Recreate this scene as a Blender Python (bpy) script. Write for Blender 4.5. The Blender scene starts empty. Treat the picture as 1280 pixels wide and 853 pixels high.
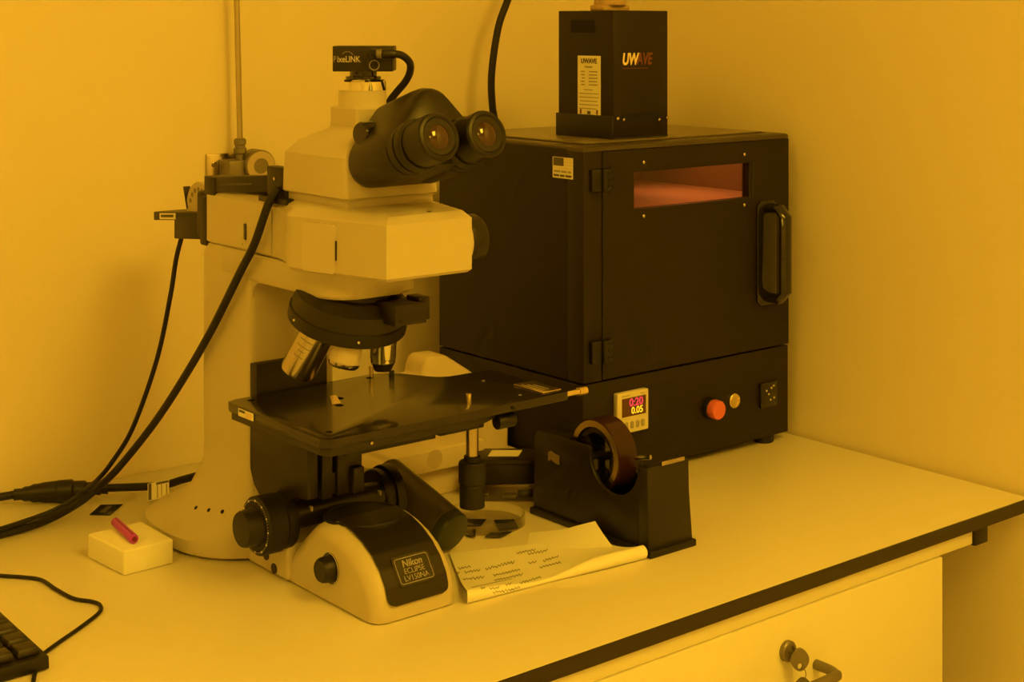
import bpy, bmesh, math, random
from mathutils import Vector as V, Matrix
from mathutils.bvhtree import BVHTree
random.seed(7)
sc = bpy.context.scene
COL = sc.collection
R = math.radians
DESK = 0.75                        # height of the bench top above the floor; the script works in bench-top coordinates

# ---------------------------------------------------------------- camera geometry (pixels of a 1280x853 frame)
FOC, PX, PY, YAW, CAMH = 1925.0, 640.0, 30.0, R(39.2), 0.56
FW = V((math.sin(YAW), math.cos(YAW), 0)); RT = V((math.cos(YAW), -math.sin(YAW), 0)); UP = V((0, 0, 1))
CAM = V((0, 0, CAMH))
def ray(x, y): return FW*FOC + RT*(x-PX) + UP*(PY-y)
def at(x, y, Y):
    r = ray(x, y); return CAM + r*(Y/r.y)
def atx(x, y, X):
    r = ray(x, y); return CAM + r*(X/r.x)
def atz(x, y, z):
    r = ray(x, y); return CAM + r*((z-CAMH)/r.z)

# ---------------------------------------------------------------- materials
MATS = {}
def mat(name, col, rough=0.5, metal=0.0, var=0.06, scale=40.0, spec=0.5, coat=0.0, emit=None, estr=0.0, trans=0.0, ior=1.45, bump=0.0):
    m = bpy.data.materials.new(name); m.use_nodes = True
    nt = m.node_tree; b = nt.nodes['Principled BSDF']
    tc = nt.nodes.new('ShaderNodeTexCoord'); nz = nt.nodes.new('ShaderNodeTexNoise')
    nz.inputs['Scale'].default_value = scale; nz.inputs['Detail'].default_value = 3
    nt.links.new(tc.outputs['Object'], nz.inputs['Vector'])
    mx = nt.nodes.new('ShaderNodeMix'); mx.data_type = 'RGBA'
    lo = [max(0, c*(1-var)) for c in col]; hi = [min(1, c*(1+var)) for c in col]
    mx.inputs[6].default_value = (*lo, 1); mx.inputs[7].default_value = (*hi, 1)
    nt.links.new(nz.outputs['Fac'], mx.inputs[0]); nt.links.new(mx.outputs[2], b.inputs['Base Color'])
    b.inputs['Roughness'].default_value = rough; b.inputs['Metallic'].default_value = metal
    b.inputs['Specular IOR Level'].default_value = spec; b.inputs['Coat Weight'].default_value = coat
    b.inputs['Transmission Weight'].default_value = trans; b.inputs['IOR'].default_value = ior
    if bump:
        bp = nt.nodes.new('ShaderNodeBump'); bp.inputs['Strength'].default_value = bump; bp.inputs['Distance'].default_value = 0.001
        n2 = nt.nodes.new('ShaderNodeTexNoise'); n2.inputs['Scale'].default_value = scale*12
        nt.links.new(tc.outputs['Object'], n2.inputs['Vector']); nt.links.new(n2.outputs['Fac'], bp.inputs['Height'])
        nt.links.new(bp.outputs['Normal'], b.inputs['Normal'])
    if emit:
        b.inputs['Emission Color'].default_value = (*emit, 1); b.inputs['Emission Strength'].default_value = estr
    MATS[name] = m; return m
M_wall   = mat('wall_paint', (.83,.75,.62), .6, var=.02, scale=3)
M_floor  = mat('floor_vinyl', (.66,.63,.58), .35, var=.08, scale=9)
M_ceil   = mat('ceiling_tile', (.82,.80,.76), .8, var=.02)
M_top    = mat('bench_laminate', (.77,.73,.68), .32, var=.015, scale=6)
M_edge   = mat('bench_edge_black', (.026,.020,.012), .45)
M_cab    = mat('cabinet_white', (.76,.74,.66), .4, var=.01, scale=5)
M_steel  = mat('brushed_steel', (.50,.45,.38), .38, 1.0)
M_bronze = mat('worn_steel_handle', (.22,.2,.17), .42, .6)
M_cream  = mat('microscope_enamel', (.565,.515,.44), .38, var=.015, scale=15)
M_cream2 = mat('microscope_enamel_cover', (.59,.53,.47), .42, var=.01)
M_black  = mat('black_plastic', (.0095,.008,.006), .42, var=.15)
M_black2 = mat('satin_black_metal', (.0165,.0135,.010), .40, var=.12)
M_rubber = mat('black_rubber', (.010,.009,.008), .6, var=.15)
M_gloss  = mat('glossy_black', (.012,.011,.010), .12, var=.1, coat=.4)
M_stage  = mat('anodised_stage_black', (.016,.013,.010), .20, var=.1, spec=.6, coat=.15)
M_hole   = mat('dark_hole', (.004,.004,.004), .8)
M_oven   = mat('oven_black_paint', (.012,.0075,.004), .5, var=.08, scale=25, spec=.4, bump=.12)
M_ovin   = mat('oven_chamber_liner', (.50,.36,.28), .5)
M_chrome = mat('chrome', (.80,.78,.74), .06, 1.0, var=.02)
M_satin  = mat('satin_chrome', (.52,.47,.42), .2, 1.0, var=.04)
M_gold   = mat('brass_gold', (.85,.72,.45), .25, 1.0, var=.04)
M_white  = mat('white_label', (.82,.80,.74), .55, var=.03)
M_grey   = mat('grey_print', (.35,.33,.31), .6)
M_dkprint= mat('dark_print', (.10,.09,.085), .6)
M_ink    = mat('pen_ink', (.05,.045,.05), .6)
M_paper  = mat('paper', (.84,.83,.80), .7, var=.015, scale=30)
M_foam   = mat('polystyrene_foam', (.86,.85,.80), .8, var=.02, scale=200, bump=.3)
M_red    = mat('red_plastic', (.48,.05,.75), .35)
M_redlo  = mat('dark_red_plastic', (.16,.012,.03), .5)
def clear(name, col, ior=1.45, rough=.03):
    m = bpy.data.materials.new(name); m.use_nodes = True; nt = m.node_tree
    for n in list(nt.nodes): nt.nodes.remove(n)
    o = nt.nodes.new('ShaderNodeOutputMaterial'); t = nt.nodes.new('ShaderNodeBsdfTransparent'); g = nt.nodes.new('ShaderNodeBsdfGlossy')
    f = nt.nodes.new('ShaderNodeLayerWeight'); pw_ = nt.nodes.new('ShaderNodeMath'); pw_.operation = 'POWER'; pw_.inputs[1].default_value = 4.0; ml = nt.nodes.new('ShaderNodeMath'); ml.operation = 'MULTIPLY_ADD'; ml.inputs[1].default_value = .9; ml.inputs[2].default_value = .04; x = nt.nodes.new('ShaderNodeMixShader'); nz = nt.nodes.new('ShaderNodeTexNoise'); mr = nt.nodes.new('ShaderNodeMapRange')
    nz.inputs['Scale'].default_value = 60; mr.inputs['To Min'].default_value = rough*.7; mr.inputs['To Max'].default_value = rough*1.3
    t.inputs['Color'].default_value = (*col, 1); f.inputs['Blend'].default_value = .5
    nt.links.new(f.outputs['Facing'], pw_.inputs[0]); nt.links.new(pw_.outputs[0], ml.inputs[0])
    nt.links.new(nz.outputs['Fac'], mr.inputs['Value']); nt.links.new(mr.outputs['Result'], g.inputs['Roughness'])
    nt.links.new(ml.outputs[0], x.inputs[0]); nt.links.new(t.outputs[0], x.inputs[1]); nt.links.new(g.outputs[0], x.inputs[2]); nt.links.new(x.outputs[0], o.inputs[0])
    return m
M_glass  = clear('clear_glass', (.96,.95,.92))
M_clear  = clear('clear_plastic', (.90,.88,.84), 1.4, .06)
M_pane   = clear('amber_pane', (.90,.66,.50), 1.3, .04)
M_lens   = mat('coated_lens', (.035,.012,.006), .10, spec=.8, coat=.3)
M_chip   = mat('polished_silicon', (.045,.045,.05), .12, .35, var=.2)
M_greenb = mat('olive_black_cylinder', (.075,.062,.03), .42, var=.08)
M_greenc = mat('cap_green_reflection', (.035,.042,.022), .35, var=.08)  # greenish tone of the end cap is a reflection put into the colour
M_beige  = mat('cream_moulded_plastic', (.66,.58,.47), .5, var=.05)
M_brown  = mat('brown_tape', (.035,.012,.012), .18, var=.1)
M_mark   = mat('pale_print', (.55,.52,.46), .5)
M_orange = mat('orange_print', (.80,.66,.45), .5)
M_rust   = mat('rust_print', (.16,.05,.03), .5)
M_redbtn = mat('red_button', (.74,.17,.17), .35)
M_led_r  = mat('red_digits', (.3,.03,.05), .4, emit=(1,.06,.09), estr=.8)
M_led_y  = mat('yellow_digits', (.4,.3,.03), .4, emit=(1,.62,.02), estr=1.0)
M_screen = mat('display_glass', (.12,.05,.03), .2)
M_ctrl   = mat('controller_bezel', (.72,.68,.56), .45)
M_hide   = mat('beige_connector', (.50,.36,.24), .6)

# ---------------------------------------------------------------- mesh helpers
def catmull(pts, n=8):
    pts = [V(p) for p in pts]; out = []
    P = [pts[0]*2-pts[1]] + pts + [pts[-1]*2-pts[-2]]
    for i in range(1, len(P)-2):
        a, b, c, d = P[i-1], P[i], P[i+1], P[i+2]
        for k in range(n):
            t = k/n
            out.append(.5*((2*b) + (c-a)*t + (2*a-5*b+4*c-d)*t*t + (3*b-a-3*c+d)*t**3))
    out.append(pts[-1]); return out
class MB:
    def __init__(s): s.bm = bmesh.new()
    def _merge(s, bm, bev=0, seg=2, ang=30):
        bmesh.ops.recalc_face_normals(bm, faces=bm.faces)
        if bev > 0:
            es = [e for e in bm.edges if len(e.link_faces) == 2 and e.calc_face_angle(0) > R(ang)]
            bmesh.ops.bevel(bm, geom=es, offset=bev, segments=seg, profile=.5, affect='EDGES', clamp_overlap=True)
        me = bpy.data.meshes.new('t'); bm.to_mesh(me); bm.free(); s.bm.from_mesh(me); bpy.data.meshes.remove(me)
        return s
    def box(s, x0, x1, y0, y1, z0, z1, bev=0, seg=2):
        b = bmesh.new(); bmesh.ops.create_cube(b, size=1)
        for v in b.verts: v.co = V((x0+(v.co.x+.5)*(x1-x0), y0+(v.co.y+.5)*(y1-y0), z0+(v.co.z+.5)*(z1-z0)))
        return s._merge(b, bev, seg)
    def obox(s, c, ax, ay, az, sx, sy, sz, bev=0, seg=2):          # oriented box about its centre
        b = bmesh.new(); bmesh.ops.create_cube(b, size=1); c = V(c)
        ax, ay, az = V(ax).normalized(), V(ay).normalized(), V(az).normalized()
        for v in b.verts: v.co = c + ax*v.co.x*sx + ay*v.co.y*sy + az*v.co.z*sz
        return s._merge(b, bev, seg)
    def prism(s, pts, axis, a0, a1, bev=0, seg=2, ang=30):
        b = bmesh.new()
        f = {'x': lambda p, a: V((a, p[0], p[1])), 'y': lambda p, a: V((p[0], a, p[1])), 'z': lambda p, a: V((p[0], p[1], a))}[axis]
        A = [b.verts.new(f(p, a0)) for p in pts]; B = [b.verts.new(f(p, a1)) for p in pts]
        b.faces.new(A); b.faces.new(B[::-1])
        for i in range(len(A)): b.faces.new((A[i], B[i], B[(i+1) % len(A)], A[(i+1) % len(A)]))
        return s._merge(b, bev, seg, ang)
    def loft(s, rings, cap=True, bev=0):
        b = bmesh.new(); rs = [[b.verts.new(V(p)) for p in r] for r in rings]
        for r0, r1 in zip(rs, rs[1:]):
            n = len(r0)
            for i in range(n): b.faces.new((r0[i], r0[(i+1) % n], r1[(i+1) % n], r1[i]))
        if cap: b.faces.new(rs[0]); b.faces.new(rs[-1][::-1])
        return s._merge(b, bev)
    def lathe(s, prof, o, ax, n=40, cap=True, ribs=0, rib=0.0, ribrange=None):   # prof: (radius, distance along the axis)
        o, ax = V(o), V(ax).normalized()
        u = ax.orthogonal().normalized(); w = ax.cross(u); rings = []
        for r, h in prof:
            ring = []
            for i in range(n):
                rr = r
                if ribs and (ribrange is None or ribrange[0] <= h <= ribrange[1]): rr = r - (rib if (i*ribs*2//n) % 2 else 0)
                ring.append(o + ax*h + (u*math.cos(2*math.pi*i/n) + w*math.sin(2*math.pi*i/n))*max(rr, 1e-5))
            rings.append(ring)
        return s.loft(rings, cap)
    def cyl(s, p0, p1, r0, r1=None, n=24, bev=0):
        p0, p1 = V(p0), V(p1); r1 = r0 if r1 is None else r1; L = (p1-p0).length
        pr = [(r0, 0), (r1, L)] if not bev else [(r0-bev, 0), (r0-bev*.3, bev*.3), (r0, bev), (r1, L-bev), (r1-bev*.3, L-bev*.3), (r1-bev, L)]
        return s.lathe(pr, p0, p1-p0, n)
    def tube(s, pts, r, n=10, smooth=8):
        P = catmull(pts, smooth) if smooth else [V(p) for p in pts]
        rings = []; up = None
        for i, p in enumerate(P):
            t = (P[min(i+1, len(P)-1)] - P[max(i-1, 0)]).normalized()
            u = t.orthogonal().normalized() if up is None else (up - t*up.dot(t)).normalized()
            up = u; w = t.cross(u)
            rings.append([p + (u*math.cos(2*math.pi*k/n) + w*math.sin(2*math.pi*k/n))*r for k in range(n)])
        return s.loft(rings)
    def grid(s, fn, nu, nv, thick=0.0):
        b = bmesh.new(); g = [[b.verts.new(V(fn(i/nu, j/nv))) for j in range(nv+1)] for i in range(nu+1)]
        for i in range(nu):
            for j in range(nv): b.faces.new((g[i][j], g[i+1][j], g[i+1][j+1], g[i][j+1]))
        bmesh.ops.recalc_face_normals(b, faces=b.faces)
        if thick: bmesh.ops.solidify(b, geom=b.faces[:], thickness=thick)
        return s._merge(b)
    def ring(s, o, ax, ro, ri, h, n=48):
        o, ax = V(o), V(ax).normalized(); u = ax.orthogonal().normalized(); w = ax.cross(u)
        P = [(ri, 0), (ro, 0), (ro, h), (ri, h)]; b = bmesh.new()
        g = [[b.verts.new(o + ax*hh + (u*math.cos(2*math.pi*i/n) + w*math.sin(2*math.pi*i/n))*r) for r, hh in P] for i in range(n)]
        for i in range(n):
            for k in range(4): b.faces.new((g[i][k], g[i][(k+1) % 4], g[(i+1) % n][(k+1) % 4], g[(i+1) % n][k]))
        return s._merge(b)
    def build(s, name, m, parent=None, origin=None, sharp=35):
        me = bpy.data.meshes.new(name)
        if parent is not None: o0 = wloc(parent)
        elif origin is not None: o0 = V(origin)
        else:
            cs = [v.co for v in s.bm.verts]
            o0 = V(((min(c.x for c in cs)+max(c.x for c in cs))/2, (min(c.y for c in cs)+max(c.y for c in cs))/2, min(c.z for c in cs)))
        for v in s.bm.verts: v.co -= o0
        s.bm.to_mesh(me); s.bm.free()
        for p in me.polygons: p.use_smooth = True
        me.set_sharp_from_angle(angle=R(sharp))
        me.materials.append(m)
        o = bpy.data.objects.new(name, me); COL.objects.link(o)
        if parent is not None: o.parent = parent
        else: o.location = o0
        return o
def wloc(o):
    l = V(o.location)
    while o.parent: o = o.parent; l += V(o.location)
    return l
def tag(o, label, cat, group=None):
    o['label'] = label; o['category'] = cat
    if group: o['group'] = group
    return o
def thing(name, label, cat, loc, group=None):
    o = bpy.data.objects.new(name, None); COL.objects.link(o); o.location = loc; o.empty_display_size = .05
    return tag(o, label, cat, group)
def struct(o): o['kind'] = 'structure'; return o
def bvh(*objs):
    b = bmesh.new()
    for o in objs:
        me = o.data.copy(); me.transform(Matrix.Translation(wloc(o))); b.from_mesh(me); bpy.data.meshes.remove(me)
    t = BVHTree.FromBMesh(b); b.free(); return t
def snap(tree, x, y):
    p, n, i, d = tree.ray_cast(CAM, ray(x, y).normalized()); return p, n
def cut(o, mb):                                                    # boolean difference, applied
    c = mb.build('cutter', M_hole, origin=(0, 0, 0)); md = o.modifiers.new('b', 'BOOLEAN'); md.operation = 'DIFFERENCE'; md.object = c; md.solver = 'EXACT'
    par = o.parent; bpy.context.view_layer.update()
    dg = bpy.context.evaluated_depsgraph_get(); me = bpy.data.meshes.new_from_object(o.evaluated_get(dg))
    o.modifiers.clear(); o.data = me; bpy.data.objects.remove(c)
    for p in me.polygons: p.use_smooth = True
    me.set_sharp_from_angle(angle=R(35)); return o
def text(name, s, size, o, xd, yd, m, parent, align='CENTER', ext=.0002, shear=0.0, bold=0.0, sx=1.0):
    cu = bpy.data.curves.new('txt', 'FONT'); cu.body = s; cu.size = size; cu.align_x = align; cu.align_y = 'CENTER'
    cu.extrude = ext; cu.shear = shear; cu.offset = bold
    to = bpy.data.objects.new('txt', cu); COL.objects.link(to)
    bpy.context.view_layer.update(); dg = bpy.context.evaluated_depsgraph_get()
    me = bpy.data.meshes.new_from_object(to.evaluated_get(dg)); bpy.data.objects.remove(to)
    xd = V(xd).normalized(); yd = V(yd).normalized(); zd = xd.cross(yd)
    Mx = Matrix((xd*sx, yd, zd)).transposed().to_4x4(); Mx.translation = V(o) - wloc(parent)
    me.transform(Mx); me.name = name; me.materials.clear(); me.materials.append(m)
    ob = bpy.data.objects.new(name, me); COL.objects.link(ob); ob.parent = parent; return ob
def rrect(x0, x1, y0, y1, r, n=5):
    out = []
    for cx, cy, a in ((x1-r, y0+r, -90), (x1-r, y1-r, 0), (x0+r, y1-r, 90), (x0+r, y0+r, 180)):
        for k in range(n+1):
            t = R(a+90*k/n); out.append((cx+r*math.cos(t), cy+r*math.sin(t)))
    return out
def sellipse(cx, cy, hx, hy, z, n=48, p=2.6):
    out = []
    for i in range(n):
        t = 2*math.pi*i/n; c, s_ = math.cos(t), math.sin(t)
        out.append((cx + hx*math.copysign(abs(c)**(2/p), c), cy + hy*math.copysign(abs(s_)**(2/p), s_), z))
    return out
X_, Y_, Z_ = V((1,0,0)), V((0,1,0)), V((0,0,1))

# ================================================================ THE ROOM
WX, WY = 1.6310, 1.778                     # right wall plane, back wall plane
RX0, RY0, ZC = -2.4, -2.6, 1.95
struct(MB().box(RX0-.1, WX+.1, RY0-.1, WY+.1, -DESK-.05, -DESK).build('floor', M_floor))
struct(MB().box(RX0-.1, WX+.1, RY0-.1, WY+.1, ZC, ZC+.08).build('ceiling', M_ceil))
struct(MB().box(RX0-.1, WX+.1, WY, WY+.1, -DESK, ZC).build('wall_back', M_wall))
struct(MB().box(WX, WX+.1, RY0, WY, -DESK, ZC).build('wall_right', M_wall))
struct(MB().box(RX0-.1, RX0, RY0, WY, -DESK, ZC).build('wall_left', M_wall))
struct(MB().box(RX0-.1, WX+.1, RY0-.1, RY0, -DESK, ZC).build('wall_front', M_wall))
struct(MB().box(RX0, .6, WY-.012, WY, -DESK, -DESK+.08, .003).build('baseboard_back', M_cab))
struct(MB().box(WX-.012, WX, RY0, WY-.012, -DESK, -DESK+.08, .003).build('baseboard_right', M_cab))

LIGHT = (1.0, .545, .029)
M_diff = mat('lamp_diffuser', (.8,.8,.8), .5, var=0, emit=LIGHT, estr=1.0)
def ceiling_lamp(x, y, sx, sy, e, label):
    t = thing('ceiling_light', label, 'ceiling light', (x, y, ZC-.02))
    f = MB(); hx, hy = sx/2, sy/2
    for a in ((-hx-.03, hx+.03, -hy-.03, -hy), (-hx-.03, hx+.03, hy, hy+.03), (-hx-.03, -hx, -hy, hy), (hx, hx+.03, -hy, hy)):
        f.box(x+a[0], x+a[1], y+a[2], y+a[3], ZC-.03, ZC, .003)
    f.build('frame', M_cab, t)
    m = M_diff.copy(); m.node_tree.nodes['Principled BSDF'].inputs['Emission Strength'].default_value = e
    MB().box(x-hx, x+hx, y-hy, y+hy, ZC-.022, ZC-.012).build('diffuser', m, t)
ceiling_lamp(-1.2, .30, .6, 1.2, 8.5, 'yellow ceiling light panel over the left of the room')
ceiling_lamp(1.0, -.75, .6, 1.2, 21.0, 'yellow ceiling light panel in front of the bench')
ceiling_lamp(-.55, -1.6, .6, 1.2, 10.0, 'yellow ceiling light panel at the front of the room')

# ================================================================ BENCH
wt = thing('worktop', 'long white laboratory worktop with a thin black front edge', 'worktop', (.6, 1.4, -.0155))
MB().box(-1.2, 1.6235, 1.0245, WY-.002, -.0155, 0, .0006).build('top_panel', M_top, wt)
MB().box(-1.2, 1.6235, 1.0222, 1.0245, -.0157, -.0003, .0006).build('edge_band', M_edge, wt)['label'] = 'black edge band'
bf = thing('bench_frame', 'white steel bench frame under the worktop ending in a black cap', 'bench frame', (.6, 1.4, -DESK))
MB().box(-1.1, 1.517, 1.0290, 1.062, -.0335, -.0157, .001).build('front_rail', M_cab, bf)
MB().box(1.517, 1.5425, 1.0255, 1.062, -.0355, -.0157, .0015).build('rail_end_cap', M_black, bf)['label'] = 'black plastic end cap'
MB().box(-1.1, 1.517, 1.70, 1.735, -.0335, -.0157, .001).build('rear_rail', M_cab, bf)
for lx in (-1.05, .45):
    MB().box(lx, lx+.04, 1.03, 1.07, -DESK, -.034, .002).build('leg', M_cab, bf)
    MB().box(lx, lx+.04, 1.695, 1.735, -DESK, -.034, .002).build('leg', M_cab, bf)
MB().box(-1.02, .46, 1.70, 1.73, -.45, -.41, .002).build('stretcher', M_cab, bf)
cb = thing('drawer_cabinet', 'white drawer cabinet under the bench with a lock and bow handle', 'cabinet', (1.2, 1.35, -DESK))
MB().box(.93, 1.4545, 1.045, 1.66, -.70, -.0345, .0015).build('body', M_cab, cb)
MB().box(.95, 1.44, 1.07, 1.64, -DESK, -.70).build('plinth', M_black, cb)
zt = -.0342
for k, h in enumerate((.19, .22, .245)):
    dr = MB().box(.931, 1.4562, 1.0262, 1.045, zt-h+.003, zt, .0012).build('drawer', M_cab, cb)
    hz = -.0965 if k == 0 else zt-.07
    hx0, hx1 = 1.120, 1.2385
    hd = MB().tube([(hx0, 1.027, hz), (hx0, 1.008, hz), (hx0+.004, .998, hz), (hx0+.014, .994, hz), (hx1-.014, .994, hz), (hx1-.004, .998, hz), (hx1, 1.008, hz), (hx1, 1.027, hz)], .0052, 14, 6).build('handle', M_bronze, dr)
    if k == 0:
        MB().lathe([(.0105, 0), (.0105, .004), (.0092, .0055), (.006, .0058), (.006, .0042), (.0012, .0042)], (1.193, 1.0262, -.0705), (0, -1, 0), 32).build('lock', M_bronze, dr)
    zt -= h
# keys in the lock
ky = thing('key_set', 'two small dark keys, one in the cabinet lock and one dangling from it', 'keys', (1.193, 1.01, -.1))
def key_bow(c, tilt, m=M_bronze):
    mb = MB(); pts = []
    for i in range(28):
        t = 2*math.pi*i/28; pts.append((.0085*math.cos(t)*(1+.12*math.cos(2*t)), .0115*math.sin(t)))
    b = bmesh.new(); rings = []
    cs, sn = math.cos(tilt), math.sin(tilt)
    for d in (-.001, .001):
        outer = [b.verts.new(V((c[0]+p[0]*cs-p[1]*sn*0+d*0, 0, 0))) for p in pts]
        rings.append(outer)
    b.free()
    def f(p, off, hole):
        return V((c[0]+p[0]*cs - off*sn, c[1]-p[0]*sn - off*cs, c[2]+p[1]))
    hole = [(.0022*math.cos(2*math.pi*i/28), -.0065+.003*math.sin(2*math.pi*i/28)) for i in range(28)]
    b = bmesh.new()
    g = [[b.verts.new(f(p, o, 0)) for p in L] for L, o in ((hole, -.001), (pts, -.001), (pts, .001), (hole, .001))]
    for a in range(4):
        A, B = g[a], g[(a+1) % 4]
        for i in range(28): b.faces.new((A[i], A[(i+1) % 28], B[(i+1) % 28], B[i]))
    mb._merge(b); return mb
MB().box(1.1915, 1.1945, 1.0130, 1.0240, -.0713, -.0697).build('key_blade', M_bronze, ky)
key_bow((1.1950, 1.0105, -.0752), R(35)).build('key', M_bronze, ky)
MB().tube([(1.1965, 1.0085, -.0822), (1.1985, 1.0065, -.0860), (1.1990, 1.006, -.0910), (1.1980, 1.008, -.0960)], .0005, 6).build('key_ring', M_bronze, ky)
k2 = key_bow((1.1975, 1.0090, -.1045), R(25)); k2.box(1.196, 1.199, 1.008, 1.010, -.139, -.115); k2.build('key', M_bronze, ky)

# ================================================================ OVEN
OX0, OX1, OY0, OY1, OZ0, OZS, OZ1 = 1.2294, 1.6005, 1.372, 1.662, .0105, .128, .413
ov = thing('curing_oven', 'large black metal curing oven with amber window and control panel in the corner', 'oven', (1.415, 1.52, 0))
lo = MB().box(OX0, OX1, OY0+.0015, OY1, OZ0, OZS-.001, .0012).build('lower_housing', M_oven, ov)
sh = MB()
sh.box(OX0, OX0+.012, OY0+.0298, OY1, OZS+.001, OZ1-.004, .001)                    # side walls, back, roof and floor round the chamber
sh.box(OX1-.006, OX1, OY0+.004, OY1, OZS+.001, OZ1-.004, .001)
sh.box(OX0+.012, OX1-.006, OY1-.01, OY1, OZS+.001, OZ1-.004)
sh.box(OX0+.012, OX1-.006, OY0+.004, OY1-.01, OZ1-.014, OZ1-.004)
sh.box(OX0+.012, OX1-.006, OY0+.004, OY1-.01, OZS+.001, OZS+.012)
sh.box(OX0, OX0+.0295, OY0, OY0+.03, OZS+.001, OZ1-.006, .0012)                   # front jamb beside the door
sh.build('chamber_shell', M_oven, ov)
rim = [(OX0+.010*k, 0) for k in (0,)]
tp = MB()
def rr3(x0, x1, y0, y1, r, z): return [(p[0], p[1], z) for p in rrect(x0, x1, y0, y1, r)]
tp.loft([rr3(OX0, OX1, OY0, OY1, .002, OZ1-.0065), rr3(OX0+.0006, OX1-.0006, OY0+.0006, OY1-.0006, .002, OZ1-.002), rr3(OX0+.0025, OX1-.0025, OY0+.0025, OY1-.0025, .002, OZ1-.0005), rr3(OX0+.006, OX1-.006, OY0+.006, OY1-.006, .004, OZ1)])
mat('black_top_sheen', (.16,.13,.085), .22, var=.1, spec=.9)  # wall reflection on the oven top is lightened into the base colour
tp.build('top_rim', mat('lit_black_rim', (.06,.048,.03), .36, var=.1), ov)  # rim colour lightened to stand for light on the rounded edge
MB().box(OX0+.0215, OX1-.0215, OY0+.0235, OY1-.010, OZ1-.001, OZ1+.0004).build('top_seam', M_hole, ov)
MB().box(OX0+.024, OX1-.024, OY0+.026, OY1-.012, OZ1+.0002, OZ1+.0022, .0004).build('top_panel', MATS['black_top_sheen'], ov)
DX0, DX1 = OX0+.031, OX1
wx0, wx1, wz0, wz1 = 1.3131, 1.5222, .3315, .3775
def frame_plate(x0, x1, z0, z1, a0, a1, c0, c1, y0, y1, bev=.0008):
    b = bmesh.new(); out = [(x0, z0), (x1, z0), (x1, z1), (x0, z1)]; inn = [(a0, c0), (a1, c0), (a1, c1), (a0, c1)]
    g = [[b.verts.new((p[0], y, p[1])) for p in L] for L, y in ((inn, y0), (out, y0), (out, y1), (inn, y1))]
    for k in range(4):
        for i in range(4): b.faces.new((g[k][i], g[k][(i+1) % 4], g[(k+1) % 4][(i+1) % 4], g[(k+1) % 4][i]))
    mb = MB(); return mb._merge(b, bev, 1)
door = frame_plate(DX0, DX1, OZS+.0015, OZ1-.007, wx0, wx1, wz0, wz1, OY0, OY0+.014).build('door', M_oven, ov)
MB().box(wx0-.004, wx1+.004, OY0+.006, OY0+.009, wz0-.004, wz1+.004).build('window_pane', M_pane, door)['label'] = 'amber glass window pane'
for sx, szz in ((1.329, .389), (1.512, .389), (1.329, .3225), (1.512, .3225)):
    MB().lathe([(.0022, 0), (.0022, .0008), (.0012, .0016), (.0002, .0018)], (sx, OY0, szz), (0, -1, 0), 16).build('screw', M_satin, door)
MB().box(wx1+.0045, wx1+.0065, OY0-.0006, OY0+.001, wz0+.001, wz1+.001).build('window_clip', M_gloss, door)
hh = MB().prism([(1.5345, .193), (1.541, .187), (1.566, .187), (1.5725, .193), (1.5725, .3195), (1.566, .3255), (1.541, .3255), (1.5345, .3195)], 'y', OY0-.003, OY0, .0005).build('handle_plate', M_gloss, door)
hb = MB()
for z0_, z1_, zz in ((.3145, .3215, 1), (.191, .198, -1)): pass
hp = [(1.556, OY0, .316), (1.556, OY0-.022, .316), (1.556, OY0-.032, .306), (1.556, OY0-.032, .207), (1.556, OY0-.022, .197), (1.556, OY0, .197)]
rings = []
for i, p in enumerate(hp):
    p = V(p); a = V(hp[max(0, i-1)]); c = V(hp[min(len(hp)-1, i+1)]); t = (c-a).normalized(); w = t.cross(X_)
    rings.append([p + X_*.0105*math.cos(q)*1.0 + w*.0065*math.sin(q) for q in [R(45+360*k/12) for k in range(12)]])
MB().loft(rings).build('handle', M_gloss, door)
for zc in (.372, .1655):
    hg = MB().box(1.2385, 1.2720, OY0-.006, OY0+.001, zc-.0135, zc+.0135, .0015)
    hg.cyl((1.2575, OY0-.0065, zc-.0135), (1.2575, OY0-.0065, zc+.0135), .004, n=16)
    hgo = hg.build('hinge', M_black, ov)
    for dx in (.003, .0085):
        for dz_ in (-.0085, 0, .0085): MB().cyl((1.2620+dx, OY0-.0064, zc+dz_), (1.2620+dx, OY0-.0055, zc+dz_), .0013, n=10).build('screw', M_hole, hgo)
# chamber shelf and its lamp
MB().box(OX0+.0125, OX1-.0065, OY0+.016, OY1-.011, .3265, .3285).build('chamber_shelf', M_ovin, ov)
cl = MB().box(OX0+.0122, OX0+.0128, OY0+.018, OY1-.012, .3287, OZ1-.0145); cl.box(OX1-.0068, OX1-.0062, OY0+.018, OY1-.012, .3287, OZ1-.0145); cl.box(OX0+.013, OX1-.007, OY1-.0112, OY1-.0104, .3287, OZ1-.0145)
cl.build('chamber_liner', mat('chamber_liner_dark', (.22,.13,.09), .45), ov)
MB().box(1.46, 1.575, 1.40, 1.56, OZ1-.0195, OZ1-.0145).build('chamber_lamp', mat('chamber_lamp', (.5,.3,.2), .5, emit=(1,.50,.16), estr=2.0), ov)
for fx in (1.262, 1.567):
    for fy in (1.388, 1.64):
        MB().lathe([(.0125, 0), (.014, .002), (.014, .0105)], (fx, fy, 0), Z_, 20).build('foot', M_rubber, ov)
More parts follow.
